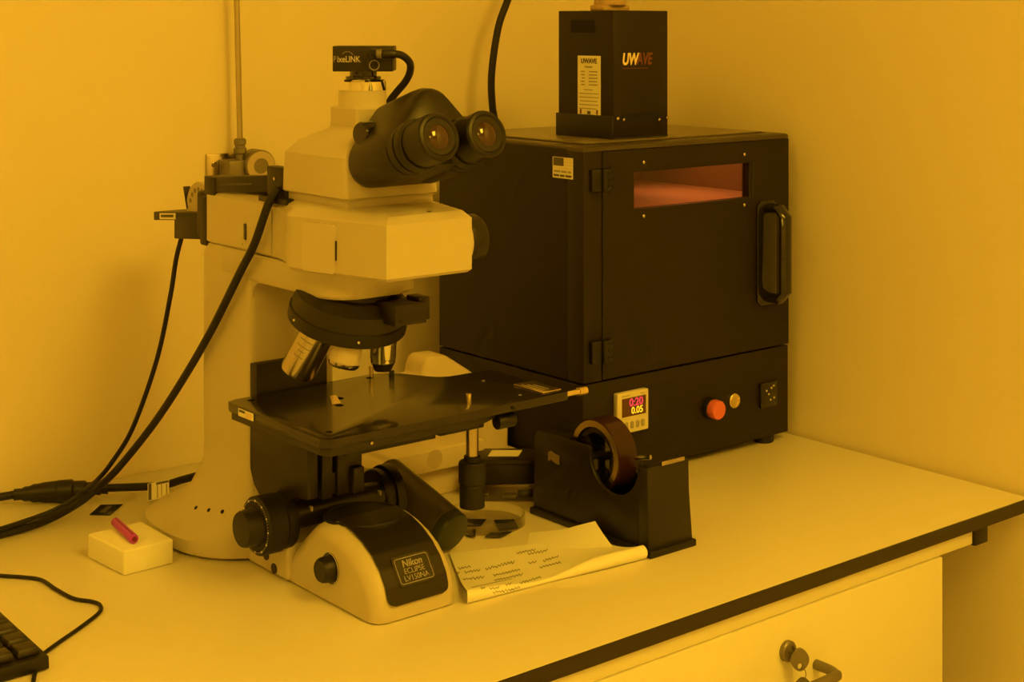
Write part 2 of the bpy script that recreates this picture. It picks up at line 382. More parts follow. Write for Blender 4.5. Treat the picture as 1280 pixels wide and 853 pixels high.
# controls
ct = MB().prism(rrect(1.2790, 1.3315, .0605, .1105, .002), 'y', OY0-.006, OY0+.0015, .001).build('temperature_controller', M_ctrl, ov)
MB().box(1.2865, 1.3265, OY0-.0066, OY0-.0055, .081, .1035).build('display', M_screen, ct)
text('lower_digits', '0.05', .0115, (1.3115, OY0-.0068, .0870), X_, Z_, M_led_y, ct, bold=.0002)
text('upper_digits', '0:20', .0135, (1.3098, OY0-.0068, .0970), X_, Z_, M_led_r, ct, bold=.0002)
for i in range(4):
    MB().prism(rrect(1.2915+.0092*i, 1.2965+.0092*i, .0655, .0745, .0022, 4), 'y', OY0-.0072, OY0-.0055, .0004).build('button', M_grey, ct)
MB().box(1.2865, 1.300, OY0-.0063, OY0-.0058, .1060, .1068).build('print_line', M_grey, ct)
MB().box(1.317, 1.325, OY0-.0063, OY0-.0058, .1060, .1068).build('print_line', M_grey, ct)
rb = MB().lathe([(.0135, 0), (.0135, .006), (.0125, .0075)], (1.4470, OY0+.0015, .0665), (0, -1, 0), 32).build('button_collar', M_black, ov)
MB().lathe([(.0118, .006), (.0123, .010), (.0123, .0165), (.0112, .0182), (.0002, .0188)], (1.4470, OY0+.0015, .0665), (0, -1, 0), 32).build('emergency_stop_button', M_redbtn, rb)['label'] = 'red mushroom push button'
bb = MB().lathe([(.0098, 0), (.0098, .0028), (.0088, .004), (.0075, .004), (.0070, .0026), (.0004, .0026)], (1.4925, OY0+.0015, .0690), (0, -1, 0), 32).build('indicator_button', M_gold, ov)
sk = MB().prism(rrect(1.5425, 1.5745, .0505, .0835, .0015), 'y', OY0-.002, OY0+.0015, .0006).build('socket_plate', M_gloss, ov)
for p in ((1.553, .073), (1.5575, .068), (1.5625, .0755), (1.567, .078), (1.568, .062), (1.561, .060)): MB().cyl((p[0], OY0-.0027, p[1]), (p[0], OY0-.0018, p[1]), .0013, n=10).build('socket_pin', M_mark, sk)
fl = MB().box(OX0-.0006, OX0+.0004, 1.391, 1.428, .3725, .398).build('flag_sticker', M_white, ov)
MB().box(OX0-.0009, OX0-.0004, 1.4075, 1.4265, .3875, .3975).build('flag_canton', M_dkprint, fl)
for k in range(3): MB().box(OX0-.0009, OX0-.0004, 1.392, 1.4065, .3885+.0034*k, .3899+.0034*k).build('flag_stripe', M_orange, fl)
MB().box(OX0-.0009, OX0-.0004, 1.392, 1.427, .3842, .3854).build('flag_stripe', M_orange, fl)
for k, (y0_, y1_, z_) in enumerate(((1.394, 1.400, .3795), (1.402, 1.412, .3795), (1.414, 1.425, .3795), (1.393, 1.404, .3745), (1.406, 1.414, .3745), (1.416, 1.426, .3745))):
    MB().box(OX0-.0009, OX0-.0004, y0_, y1_, z_, z_+.0024).build('print_line', M_dkprint if z_ < .376 else M_grey, fl)

# ================================================================ LAMP UNIT ON THE OVEN
uw = thing('lamp_control_unit', 'tall black lamp power unit with white rating label standing on top of the oven', 'lamp unit', (1.366, 1.467, OZ1+.0022))
zb = OZ1+.0022
ub = MB().box(1.317, 1.4125, 1.4136, 1.519, zb+.003, .577, .0012).build('body', M_oven, uw)
br = MB().box(1.314, 1.4155, 1.4105, 1.4136, zb, .4445, .0008); br.box(1.314, 1.317, 1.4136, 1.521, zb, .4445, .0008); br.box(1.4125, 1.4155, 1.4136, 1.521, zb, .4445, .0008); br.box(1.317, 1.4125, 1.4136, 1.519, zb, zb+.003)
bro = br.build('mounting_tray', M_black, uw)
cut(bro, MB().box(1.332, 1.3985, 1.400, 1.4130, .4365, .4475))
for p in ((1.3210, .4415), (1.3310, .4395), (1.3935, .4375), (1.4075, .4395)):
    MB().lathe([(.0021, 0), (.002, .0012), (.0004, .002)], (p[0], 1.4105, p[1]), (0, -1, 0), 14).build('screw', M_satin, bro)
MB().box(1.3165, 1.3172, 1.449, 1.494, .549, .565).build('vent_grille', M_hole, ub)
MB().box(1.3325, 1.3980, 1.4128, 1.4137, .4370, .4470).build('cable_slot', M_hole, ub)
lb = MB().box(1.3164, 1.3171, 1.4375, 1.4805, .4430, .5195).build('rating_label', M_white, ub)
def lbl_line(y0, y1, z, h=.0016, m=M_grey): MB().box(1.3161, 1.3165, y0, y1, z, z+h).build('print_line', m, lb)
text('label_print', 'UWAVE', .0085, (1.3162, 1.4590, .5125), (0, -1, 0), Z_, M_dkprint, lb, bold=.0003)
lbl_line(1.452, 1.467, .5042, .002)
for k in range(5):
    lbl_line(1.4425+.001*(k % 2), 1.459, .4985-.0042*k); lbl_line(1.4665, 1.4745-.001*(k % 3), .4985-.0042*k)
for k, (a, b_) in enumerate(((1.452, 1.468), (1.440, 1.478), (1.440, 1.478), (1.443, 1.476), (1.4405, 1.477), (1.446, 1.478))): lbl_line(a, b_, .4755-.0048*k, .0011)
MB().box(1.3161, 1.3165, 1.4560, 1.4620, .4450, .4490).build('print_mark', M_dkprint, lb); MB().box(1.3161, 1.3165, 1.4420, 1.4450, .4450, .4510).build('print_mark', M_rust, lb); MB().box(1.3161, 1.3165, 1.4730, 1.4760, .4450, .4510).build('print_mark', M_rust, lb)
text('label_logo', 'UW', .0205, (1.3315, 1.4134, .5150), X_, Z_, M_orange, ub, 'LEFT', shear=.18, bold=.0007, sx=.76)
text('label_logo', 'AVE', .0205, (1.3570, 1.4134, .5150), X_, Z_, M_rust, ub, 'LEFT', shear=.18, bold=.0006, sx=.72)['label'] = 'dark red letters'
MB().box(1.332, 1.376, 1.4132, 1.4136, .5035, .5043).build('logo_underline', M_rust, ub)
ct2 = MB().box(1.3330, 1.3790, 1.449, 1.4760, .5772, .5842, .0015); ct2.cyl((1.356, 1.4625, .5840), (1.356, 1.4625, .600), .021, .019, 28, .001); ct2.cyl((1.356, 1.4625, .600), (1.356, 1.4625, .625), .013, .013, 20)
ct2.build('cable_gland', M_hide, uw)['label'] = 'beige cable entry on top'

hose = MB().tube([(1.47, 1.712, 1.95), (1.465, 1.712, 1.2), (1.445, 1.712, .78), (1.42, 1.713, .66), (1.3909, 1.715, .5945), (1.3733, 1.715, .5543), (1.3616, 1.715, .4916), (1.3625, 1.715, .446), (1.3690, 1.715, .41), (1.376, 1.715, .33), (1.378, 1.715, .15), (1.378, 1.712, .005)], .0052, 14).build('power_hose', M_rubber)
tag(hose, 'thick black hose hanging down the back wall behind the oven', 'hose')

# ================================================================ PIPE AND VALVE ON THE BACK WALL
gp = thing('gas_outlet', 'thin steel gas pipe with valve and mounting plate on the back wall', 'gas outlet', (.98, 1.75, .38))
MB().tube([(.9640, 1.752, 1.95), (.9660, 1.752, 1.2), (.9690, 1.752, .75), (.9740, 1.752, .58), (.9785, 1.752, .41), (.9790, 1.752, .398)], .0036, 14, 3).build('pipe', M_steel, gp)
MB().box(.942, .990, 1.7725, WY, .340, .3930, .001).build('mounting_plate', MATS['satin_chrome'], gp)
MB().cyl((.9520, 1.770, .3795), (.9520, 1.7735, .3795), .003, n=12).build('screw', M_satin, gp)
MB().lathe([(.0068, 0), (.0085, .001), (.0085, .007), (.0068, .008), (.0068, .011), (.0080, .012), (.0080, .018), (.0055, .020)], (.9785, 1.752, .3935), Z_, 6).build('compression_nut', M_bronze, gp)
vb = MB().box(.958, .992, 1.742, 1.7725, .352, .386, .003); vb.cyl((.9785, 1.752, .384), (.9785, 1.752, .395), .0055, n=16)
vb.build('valve_body', M_bronze, gp)
vk = MB().lathe([(.0190, -.004), (.0205, 0), (.0205, .024), (.0190, .026), (.0005, .026)], (1.001, 1.758, .378), (-.12, -1, 0), 36).build('valve_knob', M_bronze, gp)
MB().ring(V((1.001, 1.758, .378))+V((-.12, -1, 0)).normalized()*.0255, (-.12, -1, 0), .0188, .0100, .0012, 36).build('knob_face_ring', M_steel, vk)

# ================================================================ MICROSCOPE
CX = .853
mi = thing('microscope', 'cream upright laboratory microscope with black stage, eyepieces and camera on the bench', 'microscope', (CX, 1.42, 0))
# stand: skirt, column, arm
def sk_ring(z, hx, y0, y1, p=2.6): return sellipse(CX, (y0+y1)/2, hx, (y1-y0)/2, z, 56, p)
st = MB()
st.loft([sk_ring(.0015, .097, 1.410, 1.622, 2.5), sk_ring(.004, .1005, 1.406, 1.626, 2.5), sk_ring(.018, .1015, 1.405, 1.624, 2.5), sk_ring(.029, .092, 1.405, 1.606, 2.6), sk_ring(.040, .078, 1.406, 1.582, 2.8), sk_ring(.052, .0660, 1.408, 1.558, 3.2), sk_ring(.068, .0595, 1.410, 1.544, 4), sk_ring(.085, .0545, 1.412, 1.527, 6), sk_ring(.105, .0530, 1.412, 1.5215, 9), sk_ring(.14, .053, 1.412, 1.5205, 12), sk_ring(.292, .053, 1.412, 1.5205, 12), sk_ring(.312, .053, 1.412, 1.519, 12), sk_ring(.322, .051, 1.414, 1.514, 12)])
def arm_outline(e):
    r = .030; x0, x1, y0, y1 = .80+e, .906-e, 1.248+e, 1.47
    pts = [(x1, y1), (x0, y1)]
    for k in range(8): t = R(180+90*k/7); pts.append((x0+r+r*math.cos(t), y0+r+r*math.sin(t)))
    for k in range(8): t = R(270+90*k/7); pts.append((x1-r+r*math.cos(t), y0+r+r*math.sin(t)))
    return pts
st.loft([[(p[0], p[1], z) for p in arm_outline(e)] for e, z in ((.006, .2920), (.002, .2930), (0, .2960), (0, .3195), (.0015, .3212))])
fil = [(1.420, .274)] + [(1.412-.018*(1-math.cos(R(a))), .276+.0168*math.sin(R(a))) for a in range(0, 91, 15)] + [(1.420, .2929)]
st.prism(fil, 'x', .8030, .9030)
stand = st.build('stand', M_cream, mi)
# front nose of the base
prof = [(1.345, .0015), (1.3400, .018), (1.3360, .032), (1.3220, .0475), (1.3000, .0660), (1.2880, .0720), (1.2660, .0735), (1.2470, .0700), (1.2290, .0640), (1.2130, .0555), (1.2000, .0445), (1.1910, .0320), (1.1865, .0190), (1.1850, .0080), (1.1850, .0015)]
def nose_slice(x, d):
    out = []
    for i, p in enumerate(prof):
        if i in (0, 1, 2): out.append((x, p[0], max(.0015, p[1]-(d if i == 2 else 0)))); continue
        if i >= len(prof)-2: out.append((x, p[0]+d, p[1])); continue
        a, b_ = prof[i-1], prof[i+1]; t = V((b_[0]-a[0], b_[1]-a[1])).normalized(); nn = V((t.y, -t.x))
        if nn.y < 0: nn = -nn
        out.append((x, p[0]-nn.x*d, max(.0015, p[1]-nn.y*d)))
    return out
NR = .015
off = [(NR*(1-math.cos(R(15*k))), NR*(1-math.sin(R(15*k)))) for k in range(7)]
MB().loft([nose_slice(.8035+a, d) for a, d in off] + [nose_slice(.9015-a, d) for a, d in reversed(off)]).build('base_nose', M_cream, mi, sharp=30)
MB().box(.799, .905, 1.335, 1.415, .0015, .038, .004, 3).build('base_bridge', M_cream, mi)
nb = thing  # (no extra thing)
nose = bpy.data.objects['base_nose']; bridge = bpy.data.objects['base_bridge']
ins = [(1.2720, .0738)] + prof[7:13] + [(1.1858, .0150)]
def inlay_fn(u, v):
    L = [0]
    for a, b_ in zip(ins, ins[1:]): L.append(L[-1]+math.dist(a, b_))
    s_ = v*L[-1]; k = max(i for i in range(len(L)-1) if L[i] <= s_+1e-9); f = min(1, (s_-L[k])/(L[k+1]-L[k]))
    y = ins[k][0]+(ins[k+1][0]-ins[k][0])*f; z = ins[k][1]+(ins[k+1][1]-ins[k][1])*f
    hw = .0350; rem = L[-1]-s_
    if rem < .008: hw -= .008-math.sqrt(max(0, .008**2-(.008-rem)**2))
    t = V((0, ins[k+1][0]-ins[k][0], ins[k+1][1]-ins[k][1])).normalized(); n = V((0, t.z, -t.y))
    if n.z < 0: n = -n
    return V((.8525+(u*2-1)*hw, y, z)) + n*.0012
inl = MB().grid(inlay_fn, 20, 60, .0016).build('front_inlay', M_black2, mi, sharp=60)
MB().lathe([(.0405, -.045), (.0405, .004), (.0402, .0125), (.039, .0138), (.0365, .0138), (.0355, .0128), (.0004, .0128)], (CX, 1.2790, .0600), Z_, 56).build('illumination_port', M_rubber, mi)
# badge
def on_inlay(v, du=0.0, lift=.0012):
    a = inlay_fn(.5, v-.02); b_ = inlay_fn(.5, v+.02); t = (a-b_).normalized(); n = X_.cross(t)
    return inlay_fn(.5, v) + X_*du + n*lift, t, n
vb_ = .755
c, t, n = on_inlay(vb_, .0, .0006)
def plate(o, xd, yd, w, h, r, th, m, name, par):
    zd = xd.cross(yd); pts = rrect(-w/2, w/2, -h/2, h/2, r, 5); mb = MB()
    mb.loft([[o + xd*p[0] + yd*p[1] + zd*zz for p in pts] for zz in (-.001, th)]); return mb.build(name, m, par)
def frame_line(o, xd, yd, w, h, r, th, m, name, par):
    zd = xd.cross(yd); A = rrect(-w/2, w/2, -h/2, h/2, r, 5); B = rrect(-w/2+.0006, w/2-.0006, -h/2+.0006, h/2-.0006, r-.0005, 5)
    b = bmesh.new(); g = [[b.verts.new(o+xd*p[0]+yd*p[1]+zd*zz) for p in L] for L, zz in ((A, 0), (A, th), (B, th), (B, 0))]
    nn = len(A)
    for k in range(4):
        for i in range(nn): b.faces.new((g[k][i], g[k][(i+1) % nn], g[(k+1) % 4][(i+1) % nn], g[(k+1) % 4][i]))
    mb = MB(); mb._merge(b); return mb.build(name, m, par)
X0b = .0010
bd = plate(c+X_*X0b, X_, t, .0430, .0290, .004, .0016, M_gloss, 'badge', inl)
frame_line(c+X_*X0b+n*.0014, X_, t, .0385, .0245, .003, .0006, M_grey, 'badge_border', bd)
text('badge_lettering', 'Nikon', .0092, c+X_*X0b+t*.0062+n*.0018, X_, t, M_grey, bd, bold=.0002, shear=.12)
text('badge_lettering', 'ECLIPSE', .0074, c+X_*X0b-t*.0010+n*.0018, X_, t, M_grey, bd, sx=.95)
text('badge_lettering', 'LV150NA', .0074, c+X_*X0b-t*.0076+n*.0018, X_, t, M_grey, bd, sx=.95)
c2, t2, n2 = on_inlay(.40, .006, .0004)
plate(c2, X_, t2, .0012, .010, .0005, .0006, M_grey, 'index_mark', inl)
# brightness dial on the left of the nose, plugs on the bridge
dl = MB().lathe([(.0150, 0), (.0150, .0012), (.0142, .0012)], (.8040, 1.2620, .0345), (-1, 0, 0), 40).build('dial_scale', M_gloss, mi)
MB().lathe([(.0128, .001), (.0128, .004), (.0118, .0115), (.0100, .0135), (.0004, .0138)], (.8040, 1.2620, .0345), (-1, 0, 0), 40, ribs=20, rib=.0004, ribrange=(.003, .012)).build('brightness_dial', M_black, mi)
MB().tube([(.8027, 1.2620-.0146*math.cos(R(a)), .0345+.0146*math.sin(R(a))) for a in range(-60, 100, 12)], .0004, 6, 2).build('dial_arc', M_mark, dl)
tree = bvh(bridge)
for p in ((333, 694), (343, 711)):
    q, nn = snap(tree, *p)
    if q: MB().lathe([(.0052, -.001), (.0052, .001), (.0004, .0012)], q, nn, 20).build('base_plug', M_black, mi)
tree = bvh(stand)
for p in ((245, 635), (261, 638), (278, 640)):
    q, nn = snap(tree, *p)
    if q: MB().lathe([(.0022, -.001), (.0022, .0004), (.0003, .0004)], q, nn, 14).build('screw_hole', M_hole, mi)
# dovetail on the column and the black stage carrier
MB().box(.8005, .8860, 1.3985, 1.4125, .100, .2075, .0008).build('focus_slide', M_black, mi)
cr = MB().prism([(1.412, .163), (1.412, .098), (1.404, .083), (1.392, .074), (1.375, .070), (1.345, .070), (1.325, .088), (1.298, .092), (1.298, .145)], 'x', .800, .812, .0015)
cr.box(.808, .868, 1.312, 1.400, .090, .150, .002); cr.box(.818, .830, 1.300, 1.316, .088, .152, .001); cr.box(.836, .866, 1.300, 1.316, .088, .1385, .003); cr.box(.850, .863, 1.292, 1.303, .090, .116, .002); cr.box(.829, .838, 1.304, 1.316, .090, .112, .001)
cr.box(.894, .9055, 1.365, 1.412, .085, .163, .0015); cr.box(.866, .896, 1.375, 1.40, .09, .150, .001)
cr.build('stage_carrier', M_black2, mi)
# coaxial focus: shaft, left knobs, right knob
FY, FZ = 1.358, .0600
fs = MB().cyl((.795, FY-.018, FZ+.006), (.912, FY-.018, FZ+.006), .0145, n=28)
fs.build('focus_shaft', M_black2, mi)
fa = V((-1, 0, 0)); fo = V((.8060, FY-.010, FZ))
ck = MB().lathe([(.0262, 0), (.0275, .002), (.0275, .0115), (.0262, .0125), (.0262, .0132), (.0290, .0142), (.0290, .034), (.0275, .0358), (.0255, .0362), (.0175, .0362)], fo, fa, 72, ribs=18, rib=.0012, ribrange=(.0143, .0339))
cko = ck.build('coarse_focus_knob', M_rubber, mi)
MB().lathe([(.0195, .0358), (.0195, .0366), (.0180, .0388), (.0180, .0500), (.0168, .0522), (.0004, .0530)], fo, fa, 60, ribs=30, rib=.0004, ribrange=(.039, .0499)).build('fine_focus_knob', M_black, mi)
sd = MB()
for k in range(60):
    a = R(6*k); r0, r1 = (.0262, .0272); big = k % 5 == 0
    pc = fo + fa*.0361 + V((0, math.cos(a), math.sin(a)))*.0255
    sd.cyl(pc, pc+fa*.0004, .0012 if big else .0004, n=8)
sd.build('scale_marks', M_white, cko)
ro = V((.9105, FY-.008, FZ+.002))
rk = MB().lathe([(.012, 0), (.0265, .001), (.0280, .003), (.0280, .009), (.0262, .0095), (.0262, .0135), (.0300, .0140), (.0305, .016), (.0305, .024), (.028, .0265), (.0004, .027)], ro, X_, 56).build('right_focus_knob', M_black, mi)
mk = MB(); mk.box(.8205, .8217, 1.3235, 1.3285, .071, .0755); mk.box(.9030, .9042, 1.3235, 1.3285, .071, .0755); mk.build('shaft_mark', M_mark, mi)

# ---- stage
SZ = .179
outl = [(.7630, 1.1965), (1.0515, 1.1985), (1.0550, 1.2020), (1.0550, 1.330), (1.0250, 1.3320), (1.0000, 1.3330), (.9905, 1.3370), (.9830, 1.3460), (.9760, 1.3600), (.9680, 1.3770), (.9600, 1.3870), (.9480, 1.3930), (.9360, 1.3950), (.7700, 1.3890), (.7600, 1.3850), (.7570, 1.3760), (.7560, 1.2060)]
sg = MB().prism(outl, 'z', SZ-.0085, SZ, .0006, 2).build('stage', M_stage, mi)
lowo = [(.7640, 1.1975), (.935, 1.1985), (.955, 1.2065), (.975, 1.2165), (.975, 1.33), (.955, 1.37), (.93, 1.385), (.772, 1.3875), (.7640, 1.384), (.7585, 1.375), (.7575, 1.207)]
slo = MB().prism(lowo, 'z', SZ-.0160, SZ-.0085, .0008).build('lower_stage_plate', M_black2, mi)
und = MB().box(.80, .906, 1.230, 1.395, SZ-.030, SZ-.016, .001); und.box(.775, .79, 1.235, 1.36, SZ-.021, SZ-.016, .001); und.box(.90, .955, 1.215, 1.27, SZ-.024, SZ-.016, .001)
und.build('stage_bracket', M_black, mi)
holes = [(.7802, 1.374, .0040), (.776, 1.2215, .0035), (.9285, 1.381, .004), (.853, 1.325, .0055), (.838, 1.300, .0045)]
hm = MB()
for x, y, r in holes: hm.cyl((x, y, SZ-.006), (x, y, SZ+.001), r, n=20)
cut(sg, hm)
hp_ = MB()
for x, y, r in holes: hp_.cyl((x, y, SZ-.0062), (x, y, SZ-.0052), r*1.02, n=20)
hp_.build('hole_bottom', M_hole, sg)
q_ = atz(586, 506, SZ)
for x, y in ((.9350, 1.3875), (q_.x, q_.y)):
    MB().lathe([(.0024, 0), (.0024, .007), (.0028, .0072), (.0028, .0105), (.002, .0112), (.0003, .0113)], (x, y, SZ), Z_, 18).build('stage_pin', M_gold, sg)
MB().lathe([(.0030, 0), (.0030, .004), (.0026, .0048), (.0003, .005)], (.9560, 1.3790, SZ), Z_, 18).build('stage_screw', M_black, sg)
gpz = MB().box(1.0265, 1.0515, 1.2085, 1.2560, SZ+.0001, SZ+.0016, .0004).build('maker_plate', M_gold, sg)
for k in range(3): MB().box(1.030+.005*k, 1.0315+.005*k, 1.216, 1.248-.004*k, SZ+.0014, SZ+.0018).build('print_line', M_grey, gpz)
for x, y in ((1.005, 1.2190), (1.015, 1.2930), (1.03, 1.245), (1.045, 1.217)): MB().cyl((x, y, SZ-.0005), (x, y, SZ+.0004), .0018, n=12).build('grub_screw', M_grey, sg)
lk = MB().lathe([(.0032, 0), (.0032, .0175), (.0044, .018), (.0044, .0285), (.004, .029), (.0003, .029)], (1.0550, 1.2060, SZ-.0045), X_, 24).build('stage_clamp_screw', M_gold, sg)
st_l = MB().box(.7553, .7561, 1.3270, 1.3560, SZ-.0078, SZ-.0005).build('stage_label', M_white, sg)
MB().box(.7550, .7554, 1.3425, 1.354, SZ-.0035, SZ-.0012).build('print_line', M_dkprint, st_l)
MB().box(.7550, .7554, 1.3290, 1.341, SZ-.0070, SZ-.002).build('print_block', M_orange, st_l)
for x in (.807, .978):
    MB().cyl((x, 1.1972, SZ-.0105 if x < .9 else SZ-.0045), (x, 1.1962, SZ-.0105 if x < .9 else SZ-.0045), .0016, n=14).build('edge_screw', M_satin if x < .9 else M_hole, sg)
# coaxial stage handle hanging on the right of the stage
H0 = V((.9730, 1.2580, 0))
MB().cyl(H0+Z_*.108, H0+Z_*.165, .0066, n=24).build('stage_drive_shaft', M_satin, mi)
MB().lathe([(.010, 0), (.0130, .001), (.0130, .0235), (.0122, .0245), (.0122, .0255), (.0142, .0265), (.0142, .0465), (.0130, .048), (.0088, .0485), (.0085, .0535), (.0067, .054)], H0+Z_*.0605, Z_, 60, ribs=20, rib=.0006, ribrange=(.027, .046)).build('stage_drive_knob', M_rubber, mi)
cbk = MB().box(.950, .990, 1.225, 1.285, SZ-.0170, SZ-.0085, .002); cbk.cyl((.968, 1.2120, SZ-.0205), (.990, 1.2120, SZ-.0205), .0075, n=20, bev=.001); cbk.build('stage_drive_bracket', M_black, mi)

# ---- nosepiece and objectives
TI = R(17); NC = V((.8490, 1.3020, .2650))
nd = V((0, math.sin(TI), -math.cos(TI))); nf = V((0, -math.cos(TI), -math.sin(TI))); ns = V((-1, 0, 0))
NP = MB().lathe([(.045, -.034), (.0555, -.025), (.0580, -.012), (.0580, -.006)], NC, nd, 64)
NP.cyl((CX-.003, 1.300, .270), (CX-.003, 1.300, .2930), .044, n=40)
NP.build('nosepiece_mount', M_black2, mi)
MB().lathe([(.0585, -.0095), (.0600, -.0085), (.0600, .0035), (.0580, .005), (.030, .0070), (.0004, .0075)], NC, nd, 90, ribs=45, rib=.0005, ribrange=(-.0086, .0036)).build('nosepiece_ring', M_black, mi)
for a in (95, 22, 150):
    aa = R(a); o_ = nf*math.cos(aa)+ns*math.sin(aa); MB().cyl(NC+o_*.0595-nd*.003, NC+o_*.0607-nd*.003, .0012, n=10).build('ring_dot', M_white, mi)
# projecting handle block at the front right of the nosepiece
nb_ = MB().box(.852, .8900, 1.2230, 1.275, .2670, .2880, .0015); nb_.box(.884, .8965, 1.2270, 1.250, .2690, .2915, .001)
nbo = nb_.build('nosepiece_slider', M_black2, mi)
MB().cyl((.858, 1.2225, .272), (.858, 1.2235, .272), .0018, n=12).build('set_screw', M_hole, nbo)
OBO = V((.0105, -.0080, 0))
def objective(ph, prof, name, m, rr=.037, label=None, up=0.0, dp=(0, 0, 0)):
    a = R(ph); o_ = nf*math.cos(a)+ns*math.sin(a); p = NC + OBO + V(dp) + o_*rr + nd*(.004-up); ax = nd*math.cos(TI)+o_*math.sin(TI)
    ob = MB().lathe(prof, p, ax, 44).build(name, m, mi)
    if label: ob['label'] = label
    return ob, p, ax
o1, p1, a1 = objective(116, [(.0150, -.004), (.0188, .000), (.0188, .004), (.0180, .005), (.0180, .056), (.0172, .0595), (.0150, .0605), (.0145, .0590), (.0100, .0590), (.0004, .058)], 'objective_lens', M_satin, up=-.004, label='wide satin chrome objective')
MB().lathe([(.0189, .0065), (.0189, .008)], p1, a1, 40).build('colour_band', M_chrome, o1)
wv = (a1.cross(ray(385, 450).normalized())).normalized(); fr = -(ray(385, 450).normalized()); fr = (fr - a1*fr.dot(a1)).normalized(); side = a1.cross(fr)
for k, (u0, w_) in enumerate(((.012, .010), (.019, .015), (.026, .016), (.031, .008), (.037, .012))):
    pc = p1 + a1*u0; g = MB()
    def fn(u, v, u0=u0, w_=w_):
        ang = (u-.5)*w_/.018 + .35; return p1 + a1*(u0+v*.0009) + (fr*math.cos(ang)+side*math.sin(ang))*.01812
    g.grid(fn, 8, 1, .0001).build('engraving', M_grey, o1)
o2, p2, a2 = objective(48, [(.0120, -.004), (.0138, 0), (.0148, .012), (.0156, .024), (.0150, .0285), (.0130, .0310), (.0128, .0302), (.0004, .030)], 'objective_lens', M_cream2, rr=.0360, label='short matt cream objective cap')
MB().lathe([(.0157, .0262), (.0153, .0290), (.0132, .0316)], p2, a2, 40).build('base_ring', M_satin, o2)
o3, p3, a3 = objective(4, [(.0110, -.004), (.0138, .000), (.0138, .007), (.0131, .008), (.0131, .022), (.0125, .023), (.0125, .026), (.0085, .0335), (.0080, .0345), (.0004, .0340)], 'objective_lens', M_chrome, up=.004, dp=(.0105, .0128, -.001), rr=.0440, label='narrow polished chrome objective')
MB().lathe([(.0120, .0270), (.0088, .0335), (.0082, .0352), (.0050, .0352)], p3, a3, 36).build('lens_tip', M_black, o3)
# ---- illuminator arm (head)
hz0, hz1 = .3222, .3845
half = [(.0530, 1.505), (.0530, 1.362), (.0560, 1.345), (.0640, 1.322), (.0735, 1.305), (.0785, 1.292), (.0790, 1.282), (.0495, 1.1675)]
def plan(e, shrink_front=0): 
    L = [(CX-a+e, y - (e if y > 1.4 else 0) + (e if y < 1.2 else 0)) for a, y in half]; Rr = [(CX+a-e, y - (e if y > 1.4 else 0) + (e if y < 1.2 else 0)) for a, y in reversed(half)]
    return L+Rr
hd_ = MB()
def ring_h(e, z, slope=0.0):
    return [(p[0], p[1], z - (0.006 if (p[1] > 1.335 and slope) else 0)) for p in plan(e)]
hd_.loft([ring_h(.003, hz0), ring_h(0, hz0+.003), ring_h(0, .3745, 0), ring_h(.0065, .3815, 0), ring_h(.014, hz1, 0)])
hdo = hd_.build('illuminator_arm', M_cream, mi, sharp=25)
pa, pb = V((CX-.0790, 1.282, 0)), V((CX-.0495, 1.1675, 0)); dv = (pb-pa).normalized(); nv = V((dv.y, -dv.x, 0)); nv = -nv if nv.x > 0 else nv
pc = pa + dv*.034 + V((0, 0, .3475))
plate(pc+nv*.0006, dv, Z_, .0420, .0460, .003, .0016, M_cream2, 'lamp_cover', hdo)
MB().obox(pc+dv*.0222+nv*.0005+Z_*-.001, dv, nv, Z_, .0010, .0014, .0185).build('cover_grip', M_black, hdo)
MB().box(.7994, .8004, 1.3660, 1.3672, hz0+.003, .372).build('panel_seam', M_grey, hdo)
MB().box(.7990, .8004, 1.4185, 1.4235, .3350, .3515, .0002).build('lever_slot', M_gloss, hdo)
for p in ((1.421, .352), (1.427, .3295), (1.4005, .3285)): MB().cyl((.7996, p[0], p[1]), (.8003, p[0], p[1]), .0011, n=10).build('screw_hole', M_grey, hdo)
MB().obox((.858, 1.178, .3830), (1, .3, 0), (-.3, 1, 0), (0, -.35, 1), .0030, .0070, .0008).build('index_mark', M_bronze, hdo)
kn = V((.9085, 1.2000, .3490))
MB().lathe([(.0275, -.030), (.0285, -.001), (.0270, .001)], kn, X_, 48).build('knob_boss', M_cream, hdo)
MB().lathe([(.0225, 0), (.0255, .0005), (.0262, .0025), (.0262, .007), (.0240, .0085), (.0240, .0210), (.0225, .0235), (.0004, .0240)], kn, X_, 66, ribs=33, rib=.0013, ribrange=(.0086, .0209)).build('aperture_knob', M_black2, mi)
# ---- trinocular tube body
tb = MB().box(.8035, .9050, 1.2335, 1.3420, hz1-.001, .3925, .001)
tb.loft([[(x, y, z) for x, y in rrect(CX-a, CX+a, y0, y1, .004, 4)] for a, y0, y1, z in ((.0530, 1.2290, 1.3440, .3925), (.0545, 1.2275, 1.3455, .3940), (.0540, 1.2290, 1.3450, .4150), (.0530, 1.2310, 1.3440, .4320), (.0450, 1.2370, 1.3320, .4440), (.0265, 1.2520, 1.3060, .4560), (.0245, 1.2550, 1.3040, .4590), (.0245, 1.2550, 1.3040, .4765), (.0235, 1.256, 1.303, .4780))])
tbo = tb.build('trinocular_body', M_cream, mi, sharp=28)
TY = 1.2814; TX = .8530
MB().lathe([(.0243, 0), (.0238, .001), (.0236, .0165)], (TX, TY, .4775), Z_, 48).build('camera_tube', M_cream, mi)
MB().lathe([(.0228, 0), (.0238, .0008), (.0238, .0095), (.0222, .0115), (.0190, .0120), (.0004, .0120)], (TX, TY, .4935), Z_, 48).build('tube_clamp_ring', M_chrome, mi)
MB().lathe([(.0180, 0), (.0175, .0035), (.0135, .004), (.0135, .0100)], (TX+.001, TY, .5045), Z_, 40).build('camera_adapter', M_gloss, mi)
